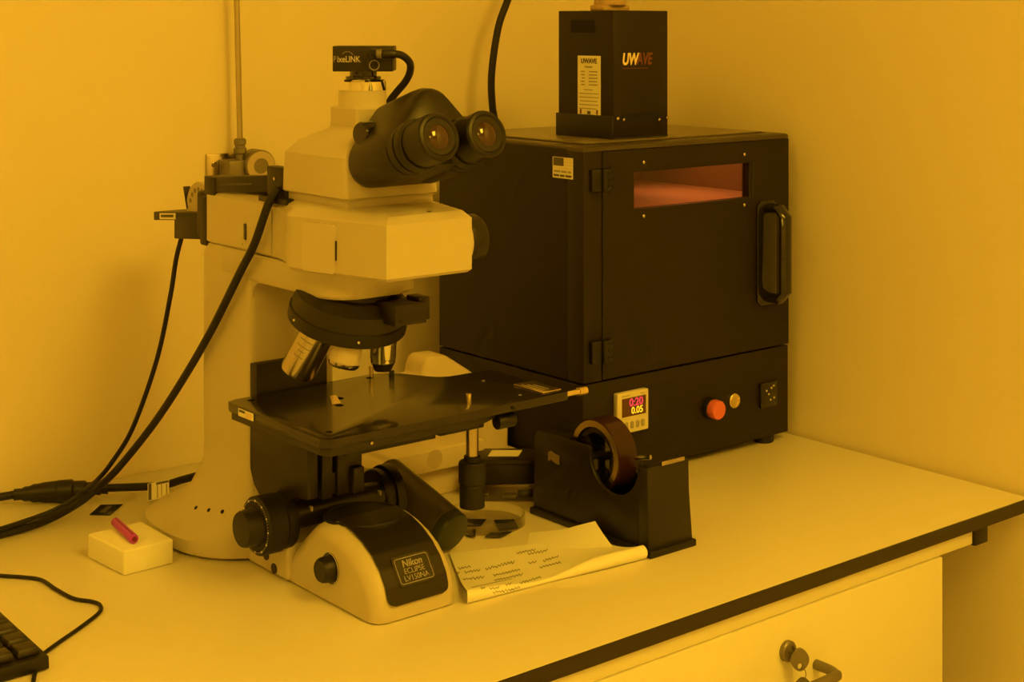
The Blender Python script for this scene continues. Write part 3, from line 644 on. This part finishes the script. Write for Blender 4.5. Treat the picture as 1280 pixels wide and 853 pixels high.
# ---- camera
cc = V((TX+.003, TY, .5258)); d1, d2 = RT.copy(), FW.copy(); fz = cc - d2*.0235        # camera turned towards the left of the bench
def cf(u, v, w=0.0): return fz + d1*u + Z_*v - d2*w
cam_b = MB().obox(cc, d1, d2, Z_, .0590, .0470, .0250, .0008).build('camera_housing', M_black2, mi)
text('maker_lettering', 'P', .0086, cf(-.0288, -.0006, .0003), d1, Z_, M_grey, cam_b, 'LEFT', sx=.62)
text('maker_lettering', 'ixeLINK', .0086, cf(-.0250, -.0006, .0003), d1, Z_, M_mark, cam_b, 'LEFT', sx=.78, bold=.0001)
MB().tube([cf(-.0150+.0065*math.cos(R(a)), .0005+.0065*math.sin(R(a)), .0003) for a in range(30, 150, 12)], .00025, 6, 2).build('logo_arc', M_grey, cam_b)
MB().ring(cf(.0115, -.0062), -d2, .0052, .0042, .0008, 28).build('port_ring', M_grey, cam_b)
MB().lathe([(.0050, 0), (.0055, .001), (.0055, .006), (.0048, .0075), (.0045, .011)], cf(.0110, .0050), -d2, 24).build('cable_socket', M_black, cam_b)
MB().tube([cf(.0110, .0050, .008), cf(.0165, .0052, .0110), cf(.0290, .0050, .0105), cf(.0390, .0035, .006), cf(.0460, -.0040, -.003), cf(.0455, -.0140, -.012), cf(.0400, -.0240, -.020), cf(.0320, -.0330, -.028), cf(.0235, -.0440, -.034), cf(.0170, -.0580, -.040), cf(.0150, -.0760, -.044)], .0037, 14).build('camera_cable', M_rubber, mi)
MB().cyl(cf(.0150, .0052, .0108), cf(.0200, .0052, .0112), .0046, n=18).build('plug_collar', M_bronze, mi)
MB().cyl(cf(.0200, .0052, .0112), cf(.0330, .0045, .0095), .0052, .0044, n=18, bev=.001).build('plug_boot', M_black, mi)
# ---- binocular
EA = R(17.5); ea = V((0, -math.cos(EA), math.sin(EA))); eu = V((0, math.sin(EA), math.cos(EA)))
EO = V((CX, 1.2400, .4195))                          # where the tube axes leave the body
def hull(circles, n=20):
    P = [(cx+r*math.cos(2*math.pi*i/n), cy+r*math.sin(2*math.pi*i/n)) for cx, cy, r in circles for i in range(n)]
    P = sorted(set(P))
    def half_(Q):
        h = []
        for p in Q:
            while len(h) > 1 and (h[-1][0]-h[-2][0])*(p[1]-h[-2][1])-(h[-1][1]-h[-2][1])*(p[0]-h[-2][0]) <= 0: h.pop()
            h.append(p)
        return h[:-1]
    return half_(P)+half_(P[::-1])
def hring(s_, k=1.0, dn=0.0):
    return [EO + ea*s_ + X_*(p[0]*k) + eu*(p[1]*k+dn) for p in HU]
HU = hull([(-.0280, .003, .0245), (.0280, .003, .0245), (.003, .035, .0245)], 40)
bh = MB().loft([hring(.004, .82), hring(.008, .92), hring(.018, 1.0), hring(.068, 1.0), hring(.080, .985), hring(.088, .94), hring(.093, .85)])
bho = bh.build('binocular_housing', M_black2, mi, sharp=50)
for sx_ in (-.0275, .0275):
    o_ = EO + X_*sx_
    MB().lathe([(.0240, .030), (.0252, .050), (.0252, .078), (.0246, .080)], o_, ea, 48).build('eye_tube', M_black2, mi)
    ep = MB().lathe([(.0215, .078), (.0215, .0805), (.0244, .0810), (.0244, .0895), (.0226, .0900), (.0226, .0918), (.0246, .0925), (.0246, .1005), (.0236, .1020), (.0215, .1022), (.0215, .1040), (.0224, .1045), (.0226, .1290), (.0212, .1310), (.0185, .1318), (.0168, .1300)], o_, ea, 64, ribs=0).build('eyepiece', M_black, mi)
    MB().lathe([(.0172, .1270), (.0168, .1302), (.0142, .1302), (.0134, .1285)], o_, ea, 40).build('eyepiece_bezel', M_black2, ep)
    MB().lathe([(.0142, .1265), (.0130, .1288), (.0105, .1307), (.0072, .1320), (.0036, .1328), (.0003, .1330)], o_, ea, 40).build('lens', M_lens, ep)
    if sx_ < 0:
        dr_ = [o_ + ea*.081 + (X_*math.cos(R(a))+eu*math.sin(R(a)))*.0230 for a in range(95, 280, 12)]
        MB().tube(dr_, .0007, 6, 2).build('diopter_line', M_hole, ep)
MB().lathe([(.0115, -.02), (.0115, .010), (.0100, .012), (.0004, .0125)], (.8200, 1.2200, .4560), (-1, -.1, 0), 32).build('prism_knob', M_gloss, mi)
# ---- attachments at the rear left of the illuminator arm
ab = MB().prism([(1.5080, .3765), (1.5080, .3935), (1.3780, .4050), (1.3780, .3880)], 'x', .8010, .8250, .0012); ab.box(.8010, .8130, 1.3400, 1.3790, .3830, .4150, .0012); ab.box(.7950, .8150, 1.3300, 1.3860, .3790, .3850, .0010); ab.box(.8002, .83, 1.488, 1.5120, .374, .3945, .001)
abo = ab.build('filter_slider', M_black, mi)
MB().prism([(1.474, .3870), (1.474, .3890), (1.408, .3950), (1.408, .3930)], 'x', .8003, .8011).build('slider_groove', M_gloss, abo)
MB().cyl((.8000, 1.3630, .4030), (.8012, 1.3630, .4030), .0018, n=12).build('screw', M_satin, abo)
MB().box(.838, .872, 1.372, 1.50, .3845, .3860, .0005).build('arm_cover', M_cream2, mi)
lh = MB().box(.800, .906, 1.506, 1.5230, .318, .3720, .003); lh.box(.806, .900, 1.523, 1.5420, .325, .376, .004)
lh.build('lamp_flange', M_black, mi)
lbx = MB().prism([(1.542, .3205), (1.6120, .3140), (1.6120, .3350), (1.6640, .3300), (1.6640, .3400), (1.542, .3500)], 'x', .8150, .8850, .0012)
lbo = lbx.build('led_lamp_house', M_black, mi)
MB().prism([(1.608, .3365), (1.647, .3328), (1.647, .3398), (1.608, .3435)], 'x', .8143, .8151).build('lamp_label', M_white, lbo)
MB().prism([(1.612, .3385), (1.643, .3355), (1.643, .3385), (1.612, .3415)], 'x', .8139, .8144).build('print_line', M_dkprint, lbo)
hs_ = MB().cyl((.830, 1.580, .350), (.872, 1.580, .350), .0305, n=40)
hso = hs_.build('lamp_heat_sink', mat('pale_lamp_shell', (.52,.45,.36), .3, var=.1), mi)
for k in range(5):
    MB().cyl((.8297, 1.580+.022*math.cos(R(20+22*k)), .350+.022*math.sin(R(20+22*k))), (.8303, 1.580+.022*math.cos(R(20+22*k)), .350+.022*math.sin(R(20+22*k))), .0028, n=10).build('heat_sink_mark', M_bronze, hso)
MB().obox((.8330, 1.6120, .3600), X_, (0, .35, 1), (0, 1, -.35), .008, .026, .002).build('lamp_lever', M_black, mi)

# ---------------------------------------------------------------- cables of the microscope
ca = [(.7975, 1.350, .3950), (.790, 1.3570, .3780), at(318, 305, 1.385), at(300, 341, 1.415), at(255, 430, 1.495), at(200, 519, 1.595), at(150, 583, 1.672)]
ca += [atz(121, 611, .033), atz(104, 625, .026), atz(84, 638, .012), atz(60, 650, .0062), atz(30, 661, .0062), atz(0, 669, .0062), atz(-60, 684, .0062)]
c1 = MB().tube(ca, .0043, 14).build('signal_cable', M_rubber)
tag(c1, 'thick black cable sloping down from the black slider on the microscope arm', 'cable')
cb_ = [(.822, 1.6060, .3175), at(220, 325, 1.610), at(213, 370, 1.605), at(196, 450, 1.63), at(166, 535, 1.675), at(140, 578, 1.705), at(122, 600, 1.715), atz(104, 615, .036), atz(88, 627, .030), atz(70, 637, .0190), atz(48, 646, .0140), atz(0, 662, .0140), atz(-60, 678, .0140)]
c2_ = MB().tube(cb_, .0028, 12).build('lamp_cable', M_rubber)
tag(c2_, 'thin black cable hanging from the lamp house at the microscope back', 'cable')

# ================================================================ POWER CORD, TAG, CHIP
pw = thing('mains_cable', 'black mains cord with inline connector lying against the back wall', 'power cord', atz(70, 618, 0))
def dz(p, z): q = V(p); q.z = z; return q
a_, b_ = atz(0, 622, .011), atz(135, 612.5, .011); dirv = (b_-a_); dirv.z = 0; L_ = dirv.length; dirv.normalize()
def alongp(px_, py_): return dz(atz(px_, py_, .011), .013)
s0, s1, s2, s3 = alongp(17, 621), alongp(70, 617), alongp(90, 615.5), alongp(135, 612.5)
MB().tube([alongp(-60, 634), alongp(-20, 627), alongp(5, 623), s0], .0046, 12).build('cord', M_rubber, pw)
d01 = (s1-s0); l01 = d01.length
MB().lathe([(.0062, 0), (.0066, .001)] + [(.0066+.0010*k - (.0010 if k % 2 else 0), .004+.0045*k) for k in range(6)] + [(.0118, l01*.75), (.0125, l01), (.0110, l01+.002)], s0, d01, 28).build('plug', M_black, pw)
d23 = s3-s1; l23 = d23.length
MB().lathe([(.0128, .001), (.0130, .004), (.0130, .018), (.0110, .020), (.0105, l23*.55), (.0082, l23*.60), (.0085, l23*.72), (.0068, l23*.75), (.0076, l23*.85), (.0064, l23*.88), (.0072, l23)], s1, d23, 28).build('socket_connector', M_black, pw)
MB().tube([s3, alongp(160, 611.5), dz(alongp(185, 608.5), .011), dz(alongp(205, 606), .010), dz(atz(228, 600, .01), .010), dz(atz(262, 591, .01), .010), dz(atz(300, 583, .01), .010), dz(atz(330, 577, .01), .010)], .0046, 12).build('cord', M_rubber, pw)
tp_ = atz(199, 612, .0125) - FW*.004; tx = (RT*.97 + Z_*.20).normalized(); tz_ = (UP*.80 - FW*.55); tz_ = (tz_ - tx*tz_.dot(tx)).normalized(); ty = tz_.cross(tx)
ty = (Z_*.75 + FW*.62); ty = (ty - tx*ty.dot(tx)).normalized(); tn = tx.cross(ty)
tagb = MB().obox(tp_, tx, ty, tn, .0255, .0215, .0008).build('cord_label', M_white, pw)
for k, (dx, dy, w_, h_) in enumerate(((-.0100, 0, .0036, .0200), (-.0010, -.001, .0014, .016), (.0040, .0005, .0010, .017), (.0050, .0085, .0150, .0028), (.0100, -.002, .0016, .015))):
    MB().obox(tp_+tx*dx+ty*dy+tn*.0005, tx, ty, tn, w_, h_, .0004).build('label_print', M_dkprint if k in (0, 3) else M_grey, tagb)
q = [atz(112, 644.5, 0), atz(138, 645, 0), atz(153.5, 631.5, 0), atz(126, 632.5, 0)]
wc = MB(); wc.loft([[p+Z_*.0002 for p in q], [p+Z_*.0012 for p in q]])
wco = wc.build('wafer_piece', M_chip); tag(wco, 'small black square chip lying bare on the bench behind the foam block', 'chip')
MB().obox((q[0]+q[1]+q[2]+q[3])/4+Z_*.0013, (q[1]-q[0]), (q[3]-q[0]), Z_, .0065, .024, .0004).build('chip_stripe', M_dkprint, wco)

# foam block with red tube
fb = MB().prism([(.6755, 1.5325), (.6815, 1.4578), (.7375, 1.4598), (.7375, 1.534)], 'z', 0, .0255, .0022, 3).build('foam_block', M_foam)
tag(fb, 'small white foam block carrying a red tube beside the microscope base', 'foam block')
tb0, tb1 = atz(144, 653, .030), atz(168, 675, .030); tb0.z = tb1.z = .0305
rt_ = thing('red_tube', 'short red plastic tube lying on the white foam block', 'tube', dz((tb0+tb1)/2, .0257))
dd = (tb1-tb0).normalized()
MB().lathe([(.0042, 0), (.0048, .0012), (.0048, (tb1-tb0).length-.0012), (.0042, (tb1-tb0).length)], tb0, dd, 20).build('tube_body', M_red, rt_)
sd_ = dd.cross(Z_).normalized()
MB().obox((tb0+tb1)/2+sd_*.0008+Z_*.0046, dd, sd_, Z_, (tb1-tb0).length*.94, .0010, .0006).build('tube_slot', M_redlo, rt_)
MB().cyl(tb1+dd*.0001, tb1+dd*.0006, .0026, n=16).build('tube_end', M_redlo, rt_)

# keyboard and its cable
kb = thing('keyboard', 'black computer keyboard at the front left corner of the bench', 'keyboard', (.31, 1.35, 0))
KX1, KY0, KY1, KX0 = .5325, 1.2860, 1.4180, .085
kbody = MB().prism([(KY0, .0015), (KY0+.001, .0125), (KY1-.001, .0185), (KY1, .0015)], 'x', KX0, KX1, .0015).build('body', M_black, kb)
px_ = .0222; py_ = .0232; kme = None
for i in range(19):
    for j in range(5):
        xc = KX1-.0155-px_*i-(.006 if i > 3 else 0); yc = KY0+.0175+py_*j; z0_ = .0128+(yc-KY0)*.0455
        if kme is None:
            mb = MB(); h1, h2 = .0096, .0078
            mb.loft([[(sx*h1+xc, sy*h1+yc, z0_) for sx, sy in ((-1,-1),(1,-1),(1,1),(-1,1))], [(sx*h1*.98+xc, sy*h1*.98+yc, z0_+.003) for sx, sy in ((-1,-1),(1,-1),(1,1),(-1,1))], [(sx*h2+xc, sy*h2+yc, z0_+.0068) for sx, sy in ((-1,-1),(1,-1),(1,1),(-1,1))]], bev=.0007)
            ko = mb.build('key', M_black2, kb); kme = (ko, xc, yc, z0_)
        else:
            o = kme[0].copy(); COL.objects.link(o); o.parent = kb; o.location = (xc-kme[1], yc-kme[2], z0_-kme[3])
kc = MB().tube([atz(-50, 716, .0022), atz(0, 720, .0022), atz(30, 722, .0022), atz(52, 725.5, .0022), atz(70, 737, .0022), atz(92, 748.5, .0022), atz(115, 752.5, .0022), atz(125, 757, .0022), atz(124, 766, .0022), atz(100, 785, .0022), atz(70, 806, .0022), atz(52, 820, .0022), atz(47, 830, .0022), atz(43, 845, .0022), atz(38, 880, .0022)], .0019, 10, 8).build('mouse_cable', M_rubber)
tag(kc, 'thin black cable looping over the bench in front of the foam block', 'cable')

# ================================================================ DARK CYLINDER BEHIND THE BASE
e0, e1 = V((.9780, 1.2960, .0225)), V((.9640, 1.4020, .0590))
hl = thing('dark_cylinder', 'dark olive cylinder leaning behind the microscope base, its end on the bench', 'cylinder', (.97, 1.33, 0))
dl_ = (e1-e0).normalized()
MB().lathe([(.0215, .012), (.0225, .013), (.0235, .05), (.0240, (e1-e0).length), (.02, (e1-e0).length+.003)], e0, dl_, 40).build('barrel', M_greenb, hl)
MB().lathe([(.0160, -.0005), (.0205, .0012), (.0220, .004), (.0222, .012)], e0, dl_, 40).build('end_cap', M_greenc, hl)['label'] = 'rounded dark end cap with a green reflection painted in'

# ================================================================ DISH WITH CHIPS
DC = V((1.0680, 1.3565, 0)); DR = .0445
dh = thing('glass_dish', 'round clear glass dish holding dark chips on the bench', 'dish', DC)
MB().lathe([(DR-.002, 0), (DR, .001), (DR, .0125), (DR-.0018, .0125), (DR-.0018, .0018), (.0005, .0018)], DC, Z_, 64).build('dish_wall', M_glass, dh)
def chip(pts, label, z=.0021):
    p = [dz(atz(x, y, z), 0) for x, y in pts]; mb = MB(); mb.loft([[v+Z_*z for v in p], [v+Z_*(z+.0008) for v in p]])
    return tag(mb.build('silicon_chip', M_chip), label, 'chip', 'chips in the glass dish')
chip([(574, 649.5), (608, 650), (601, 658), (574, 658)], 'dark chip at the back left of the glass dish')
chip([(617, 651), (642, 650), (648, 659.5), (624, 664)], 'dark four-cornered chip at the right of the glass dish')
chip([(578, 662), (595, 662.5), (594, 672), (584, 670)], 'dark chip half hidden at the front left of the dish')
chip([(606, 672), (613, 667), (640, 665.5), (626, 672)], 'long thin dark chip along the front rim of the dish')

# ================================================================ NOTE PAPERS
A, B, Cc, D = V((.9060, 1.1800, 0)), V((1.1240, 1.1620, 0)), V((1.1180, 1.2450, 0)), V((.975, 1.3000, 0))
def Rf(u): return .0052 + .0012*math.cos(u*9) + (.0030*max(0, (u-.55)/.45)**1.5) - .0022*math.exp(-((u-.45)/.2)**2)
def sheet(u, v):                                   # v: 0 back edge .. .7 front, .7-.85 round the fold, .85-1 underneath
    r = Rf(u); f0 = A.lerp(B, u); b0 = D.lerp(Cc, u)
    if v < .7:
        t = v/.7; p = b0.lerp(f0, t); z = .0016 + (2*r-.0016+.0004)*(t**3) + .0015*math.sin(u*7+1)*math.sin(t*3.1)*(1-t) + .0007*math.sin(u*17+t*9)*t*(1-t)
        return V((p.x, p.y, z))
    if v < .85:
        a = (v-.7)/.15*math.pi; out = (f0-b0).normalized(); return V((f0.x, f0.y, 0)) + out*math.sin(a)*r + Z_*(r+r*math.cos(a)+.0004)
    t = (v-.85)/.15; p = f0.lerp(b0, t*.45); return V((p.x, p.y, .0004))
np_ = MB().grid(sheet, 40, 80).build('note_paper', M_paper, sharp=70)
tag(np_, 'folded white note paper with handwriting in front of the tape dispenser', 'paper')
s2c = [V((1.030, 1.240, .0006)), V((1.112, 1.180, .0006)), atx(744, 652, 1.1255), V((1.0850, 1.3000, .0022))]
def sheet2(u, v):
    p = s2c[0].lerp(s2c[1], u).lerp(s2c[3].lerp(s2c[2], u), v); p.z = .0005 + (s2c[2].z-.0005)*(u*v)**1.5 + .0009*v*abs(math.sin(u*6)); return p
sp2 = MB().grid(sheet2, 20, 16).build('loose_paper', M_paper, sharp=70)
tag(sp2, 'blank sheet with a raised corner under the handwritten note', 'paper')
tree = bvh(np_)
def scribble(x0, y0, x1, y1, amp=1.6, seed=0):
    rnd = random.Random(seed); n_ = max(4, int(abs(x1-x0)/1.9)); pts = []
    for i in range(n_+1):
        f = i/n_; x = x0+(x1-x0)*f; y = y0+(y1-y0)*f + (amp*rnd.uniform(.3, 1) * (1 if i % 2 else -1))
        q_, nn = snap(tree, x, y)
        if q_: pts.append(q_+Z_*.0003)
    return pts
hw = None; hwm = MB()
for k, l in enumerate([(573, 711.5, 588, 709), (569, 717.5, 574, 717), (581, 716, 600, 713.5), (607, 712, 643, 703), (579, 725, 591, 723.5), (592, 724, 605, 721.5), (617, 720, 650, 712.5), (618, 726.5, 653, 718.5), (601, 735.5, 606, 735), (612, 736.5, 624, 735), (632, 732, 639, 730.5), (650, 730, 676, 721.5), (616, 741.5, 648, 736.5), (628, 740, 650, 735), (646, 692, 669, 687.5), (660, 694, 684, 688.5), (661, 704.5, 670, 703), (679, 702, 698, 696), (675, 710, 701, 703.5), (674, 735.5, 714, 725.5)]):
    p = scribble(*l, amp=1.9 if k not in (3, 13) else 2.4, seed=k)
    if len(p) > 2: hwm.tube(p, .00030, 5, 2)
hwm.build('handwriting', M_ink, np_)['label'] = 'dark handwritten lines'
u0_ = MB().tube([p+Z_*.0002 for p in [snap(tree, x, y)[0] for x, y in ((590, 735), (612, 730), (640, 724))] if p], .0002, 5, 2).build('pen_line', M_ink, np_)

# ================================================================ TAPE DISPENSER
TX0, TX1 = 1.1320, 1.1930
td = thing('tape_dispenser', 'black tape dispenser with a brown tape roll in front of the oven', 'tape dispenser', (1.163, 1.255, 0))
cutc, cutr = (1.2150, .0920), .0385
arc = [(cutc[0]+cutr*math.cos(R(a)), cutc[1]+cutr*math.sin(R(a))) for a in range(5, -186, -10)]
tprof = [(1.3490, .004), (1.3470, .088), (1.3440, .094), (1.3380, .0965), (1.2545, .0965)] + arc + [(1.1735, .0935), (1.1625, .0935), (1.1600, .004)]
tds = MB().prism(tprof, 'x', TX0, TX0+.0045, .0008, 2, 40).build('side_plate', M_black, td)
MB().prism(tprof, 'x', TX1-.0045, TX1, .0008, 2, 40).build('side_plate', M_black, td)
tf = MB().loft([[(TX0-.001, 1.1600, .004), (TX1+.0015, 1.1575, .004), (TX1+.0015, 1.176, .004), (TX0-.001, 1.176, .004)], [(TX0-.0005, 1.1625, .0935), (TX1-.0040, 1.1605, .0935), (TX1-.0040, 1.1740, .0935), (TX0-.0005, 1.1740, .0935)]], bev=.0012)
tf.build('front_block', M_black2, td)
MB().box(TX0+.004, TX1-.004, 1.3420, 1.3480, .004, .0940, .001).build('rear_plate', M_black, td)
MB().box(TX0+.0045, TX1-.0045, 1.300, 1.3425, .0900, .0945, .001).build('rear_cover', M_black, td)
MB().box(TX0-.0030, TX1+.0045, 1.1550, 1.3525, 0, .0075, .0012).build('base_plate', M_black, td)
MB().box(1.150, 1.184, 1.1595, 1.1625, .0930, .0975, .0003).build('cutter_blade', M_satin, td)
wl = [(1.3230, .0660), (1.318, .0685), (1.311, .0660), (1.304, .0655), (1.304, .0760), (1.311, .0765), (1.318, .0785), (1.323, .0760)]
MB().prism(wl, 'x', TX0-.0005, TX0+.0004).build('maker_sticker', M_steel, tds)
RC = V((1.1430, 1.2570, .0845)); RA = X_
tr = thing('tape_roll', 'brown tape roll with a shiny gold core in the black tape dispenser', 'tape roll', RC-Z_*.038)
MB().ring(RC, RA, .0400, .0378, .0260, 64).build('tape', M_brown, tr)
MB().ring(RC-RA*.0008, RA, .0379, .0312, .0275, 64).build('core', M_gold, tr)
hb_ = MB().ring(RC+RA*.002, RA, .0309, .0250, .022, 10); hb_.cyl(RC+RA*.010, RC+RA*.020, .008, n=20); hb_.box(RC.x+.012, RC.x+.018, RC.y-.027, RC.y+.027, RC.z-.004, RC.z+.004); hb_.box(RC.x+.012, RC.x+.018, RC.y-.004, RC.y+.004, RC.z-.027, RC.z+.027)
hb_.cyl((TX0+.003, RC.y, RC.z), (TX1-.003, RC.y, RC.z), .004, n=16)
hb_.build('tape_hub', M_gloss, td)
MB().tube([(1.168, 1.2180, .0860), (1.170, 1.2080, .0880), (1.172, 1.1990, .0900)], .0026, 8).build('tape_end', M_satin, td)

# ================================================================ SMALL BOXES AND THE CREAM CASE BEHIND
d1 = RT.copy(); d2 = FW.copy()
bc = dz(atz(629, 607, .019), 0)
cc_ = thing('clear_container', 'shallow clear plastic container with dark bits under the small black box', 'container', bc + d2*.03)
ccb = MB(); 
cmid = bc + d2*.028 + d1*.002
ccb.obox(cmid+Z_*.0010, d1, d2, Z_, .082, .058, .002, .0008); ccb.obox(cmid-d2*.0285+Z_*.0095, d1, d2, Z_, .082, .0014, .016); ccb.obox(cmid+d2*.0285+Z_*.0095, d1, d2, Z_, .082, .0014, .016); ccb.obox(cmid-d1*.0405+Z_*.0095, d1, d2, Z_, .0014, .055, .016); ccb.obox(cmid+d1*.0405+Z_*.0095, d1, d2, Z_, .0014, .055, .016); ccb.obox(cmid+Z_*.0182, d1, d2, Z_, .084, .060, .0014, .0005)
ccb.build('clear_box', M_clear, cc_)
for k, (a, b_, w_, h_) in enumerate(((-.025, -.012, .010, .004), (.005, -.015, .016, .003), (.024, -.012, .018, .006))):
    o = MB().obox(cmid + d1*a + d2*b_ + Z_*(.0022+h_/2), d1, d2, Z_, w_, .012, h_, .0008).build('component', M_bronze if k < 2 else M_black)
    tag(o, ['small dull part at the left inside the clear container', 'flat dull part in the middle of the clear container', 'black part at the right end of the clear container'][k], 'part', 'parts in the clear container')
bx = thing('small_black_box', 'small black box with a cream label on its lid beside the tape dispenser', 'box', dz(cmid, .0190))
MB().obox(cmid - d1*.001 + Z_*.0335, d1, d2, Z_, .074, .052, .029, .0025).build('box_body', M_black2, bx)
MB().obox(cmid - d1*.001 + Z_*.0430, d1, d2, Z_, .0752, .0532, .0012).build('lid_seam', M_hole, bx)
MB().obox(cmid - d1*.0 + d2*.002+Z_*.0482, d1+d2*.0, d2+d1*.18, Z_, .036, .026, .0006).build('lid_label', M_white, bx)
bg = thing('plastic_case', 'cream moulded plastic case standing between the microscope and the oven', 'case', (1.11, 1.53, 0))
cpoly = [(.985, .0), (1.2230, .0), (1.2230, .0720), (1.214, .090), (1.1900, .1120), (1.1600, .1330), (1.1290, .1530), (1.1230, .1560), (1.1000, .1570), (1.0935, .1540), (1.0900, .1460), (1.0870, .1340), (1.060, .1380), (1.045, .1360), (1.030, .126), (.985, .118)]
cse = MB().prism(cpoly, 'y', 1.505, 1.545, .005, 3).build('case_shell', M_beige, bg)
ftp = MB().prism([(.975, .0350), (1.1380, .0350), (1.1450, .0400), (1.1450, .0600), (1.1380, .0620), (1.010, .0620), (1.005, .0560), (.975, .0560)], 'y', 1.455, 1.506, .003, 3); ftp.box(.99, 1.13, 1.47, 1.506, 0, .036, .004)
ftp.build('case_tray', M_beige, bg)
MB().lathe([(.011, 0), (.011, .0006), (.0004, .0006)], (1.070, 1.4553, .050), (0, -1, 0), 28).build('tray_dimple', mat('case_recess', (.50,.43,.34), .6), bg)
MB().box(1.150, 1.2235, 1.470, 1.506, 0, .030, .004).build('case_foot', M_beige, bg)

# pale patch added for the light caught at the stage opening
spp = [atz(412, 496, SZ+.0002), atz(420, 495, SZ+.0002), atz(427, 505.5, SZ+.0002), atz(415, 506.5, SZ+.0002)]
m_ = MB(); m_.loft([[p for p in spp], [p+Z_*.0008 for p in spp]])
tag(m_.build('stage_glint', M_gold), 'tiny pale patch added as the bright spot of light on the microscope stage', 'bright spot')

# ================================================================ CAMERA, WORLD, PLACE EVERYTHING AT BENCH HEIGHT
for o in list(sc.objects):
    if o.parent is None: o.location.z += DESK
cd = bpy.data.cameras.new('camera'); co = bpy.data.objects.new('camera', cd); COL.objects.link(co)
cd.sensor_width = 36; cd.sensor_fit = 'HORIZONTAL'; cd.lens = FOC/1280*36
cd.shift_x = 0; cd.shift_y = (PY-426.5)/1280
co.location = (0, 0, CAMH+DESK); co.rotation_euler = (R(90), 0, -YAW); cd.clip_start = .02
sc.camera = co
w = bpy.data.worlds.new('world'); sc.world = w; w.use_nodes = True
w.node_tree.nodes['Background'].inputs[0].default_value = (.02, .011, .001, 1); w.node_tree.nodes['Background'].inputs[1].default_value = 1
sc.cycles.transparent_max_bounces = 24
vs = sc.view_settings; vs.view_transform = 'Standard'; vs.look = 'None'; vs.gamma = 1; vs.use_curve_mapping = False; vs.exposure = 0.0
